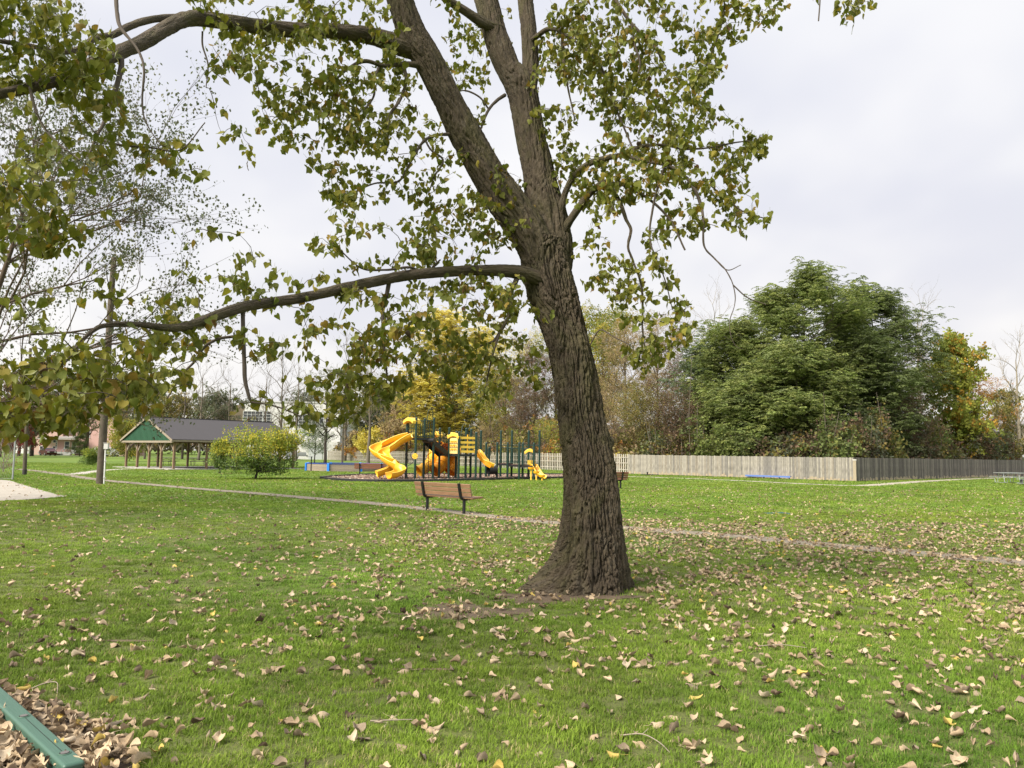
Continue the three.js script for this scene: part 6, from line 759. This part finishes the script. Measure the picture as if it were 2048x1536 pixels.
// ---------------------------------------------------------------- road and parked vehicles
setting('road', sheet([[-140, -152], [-30, -147], [-22, -150], [-22, -156], [-30, -153], [-140, -158]], 0.012), withMap(std([0.075, 0.072, 0.07], 0.95), speckle));
function car(name, label, pos, turn, color, prof, L, W) {
  const g = thing(name, label, 'car', pos, turn, 'parked vehicles by the pink house'), paint = std(color, 0.28, { metalness: 0.1 }), tyre = std([0.015, 0.015, 0.015], 0.8), rim = std([0.45, 0.45, 0.45], 0.35, { metalness: 0.7 });
  const s = new THREE.Shape(prof.body.map((p) => new THREE.Vector2(p[0] * L, p[1]))); part('body', new THREE.ExtrudeGeometry(s, { depth: W - 0.16, bevelEnabled: true, bevelSize: 0.06, bevelThickness: 0.08, bevelSegments: 3 }).translate(-L / 2, 0, -W / 2 + 0.08), paint, g);
  const c = new THREE.Shape(prof.glass.map((p) => new THREE.Vector2(p[0] * L, p[1]))); part('side_window', new THREE.ExtrudeGeometry(c, { depth: W + 0.03, bevelEnabled: false }).translate(-L / 2, 0, -W / 2 - 0.015), glassM, g);
  const ws = part('windscreen', beam([prof.ws[0][0] * L - L / 2, prof.ws[0][1], 0], [prof.ws[1][0] * L - L / 2, prof.ws[1][1], 0], W * 0.8, 0.05), glassM, g);
  for (const x of [0.19, 0.8]) for (const z of [-1, 1]) { const w = part('wheel', new THREE.CylinderGeometry(0.33, 0.33, 0.22, 20).rotateX(Math.PI / 2).translate(x * L - L / 2, 0.33, z * (W / 2 - 0.06)), tyre, g); part('rim', new THREE.CylinderGeometry(0.2, 0.2, 0.24, 14).rotateX(Math.PI / 2).translate(x * L - L / 2, 0.33, z * (W / 2 - 0.055)), rim, w); }
  for (const z of [-1, 1]) { part('headlight', box(0.1, 0.16, 0.42, L / 2 + 0.02, 0.68, z * (W / 2 - 0.3), 0, 0, 0, 0.03), std([0.7, 0.7, 0.68], 0.2), g); part('tail_light', box(0.08, 0.18, 0.3, -L / 2 - 0.02, 0.8, z * (W / 2 - 0.25)), std([0.3, 0.02, 0.02], 0.3), g); }
  part('grille', box(0.06, 0.18, 0.8, L / 2 + 0.05, 0.62, 0), std([0.03, 0.03, 0.03], 0.4), g); return g;
}
const sedan = { body: [[0, 0.3], [0, 0.85], [0.04, 0.95], [0.2, 0.98], [0.34, 1.4], [0.62, 1.42], [0.78, 1.0], [0.98, 0.85], [1, 0.6], [1, 0.28]], glass: [[0.25, 1.0], [0.36, 1.34], [0.61, 1.35], [0.74, 1.0]], ws: [[0.64, 1.42], [0.77, 1.05]] }, suv = { body: [[0, 0.35], [0, 1.0], [0.03, 1.15], [0.07, 1.62], [0.5, 1.7], [0.62, 1.62], [0.76, 1.1], [0.97, 1.0], [1, 0.7], [1, 0.32]], glass: [[0.08, 1.12], [0.1, 1.52], [0.5, 1.58], [0.6, 1.5], [0.71, 1.12]], ws: [[0.63, 1.62], [0.75, 1.16]] };
car('parked_car', 'dark maroon sedan parked at the left before the pink house', [-89.3, 0.02, -149], -0.75, [0.06, 0.012, 0.014], sedan, 4.6, 1.8);
car('parked_car', 'white estate car parked right behind the leaning utility pole', [-78, 0.02, -149.5], 0.12, [0.62, 0.63, 0.64], suv, 4.7, 1.85);
car('parked_car', 'dark grey car mostly hidden behind the leaning utility pole', [-80.6, 0.02, -151], 0.15, [0.05, 0.055, 0.065], sedan, 4.5, 1.8);
{ const D = 140, k = D / 1538, x = (612 - 1024) * k - 1.5, g = thing('flatbed_trailer', 'low grey trailer parked before the white building', 'trailer', [x, 0, -D], 0.1), gr = std([0.22, 0.23, 0.24], 0.5); part('bed', box(4, 0.25, 1.9, 0, 0.75, 0), gr, g); part('side_board', box(4, 0.5, 0.06, 0, 1.1, 0.95), gr, g); for (const q of [-1, 0.2]) { const w = part('wheel', new THREE.CylinderGeometry(0.36, 0.36, 0.22, 18).rotateX(Math.PI / 2).translate(q, 0.36, 0.9), std([0.02, 0.02, 0.02], 0.8), g); part('rim', new THREE.CylinderGeometry(0.2, 0.2, 0.24, 12).rotateX(Math.PI / 2).translate(q, 0.36, 0.9), gr, w); } part('tow_bar', box(1.2, 0.1, 0.1, 2.5, 0.55, 0), gr, g); }

renderer.render(scene, camera);
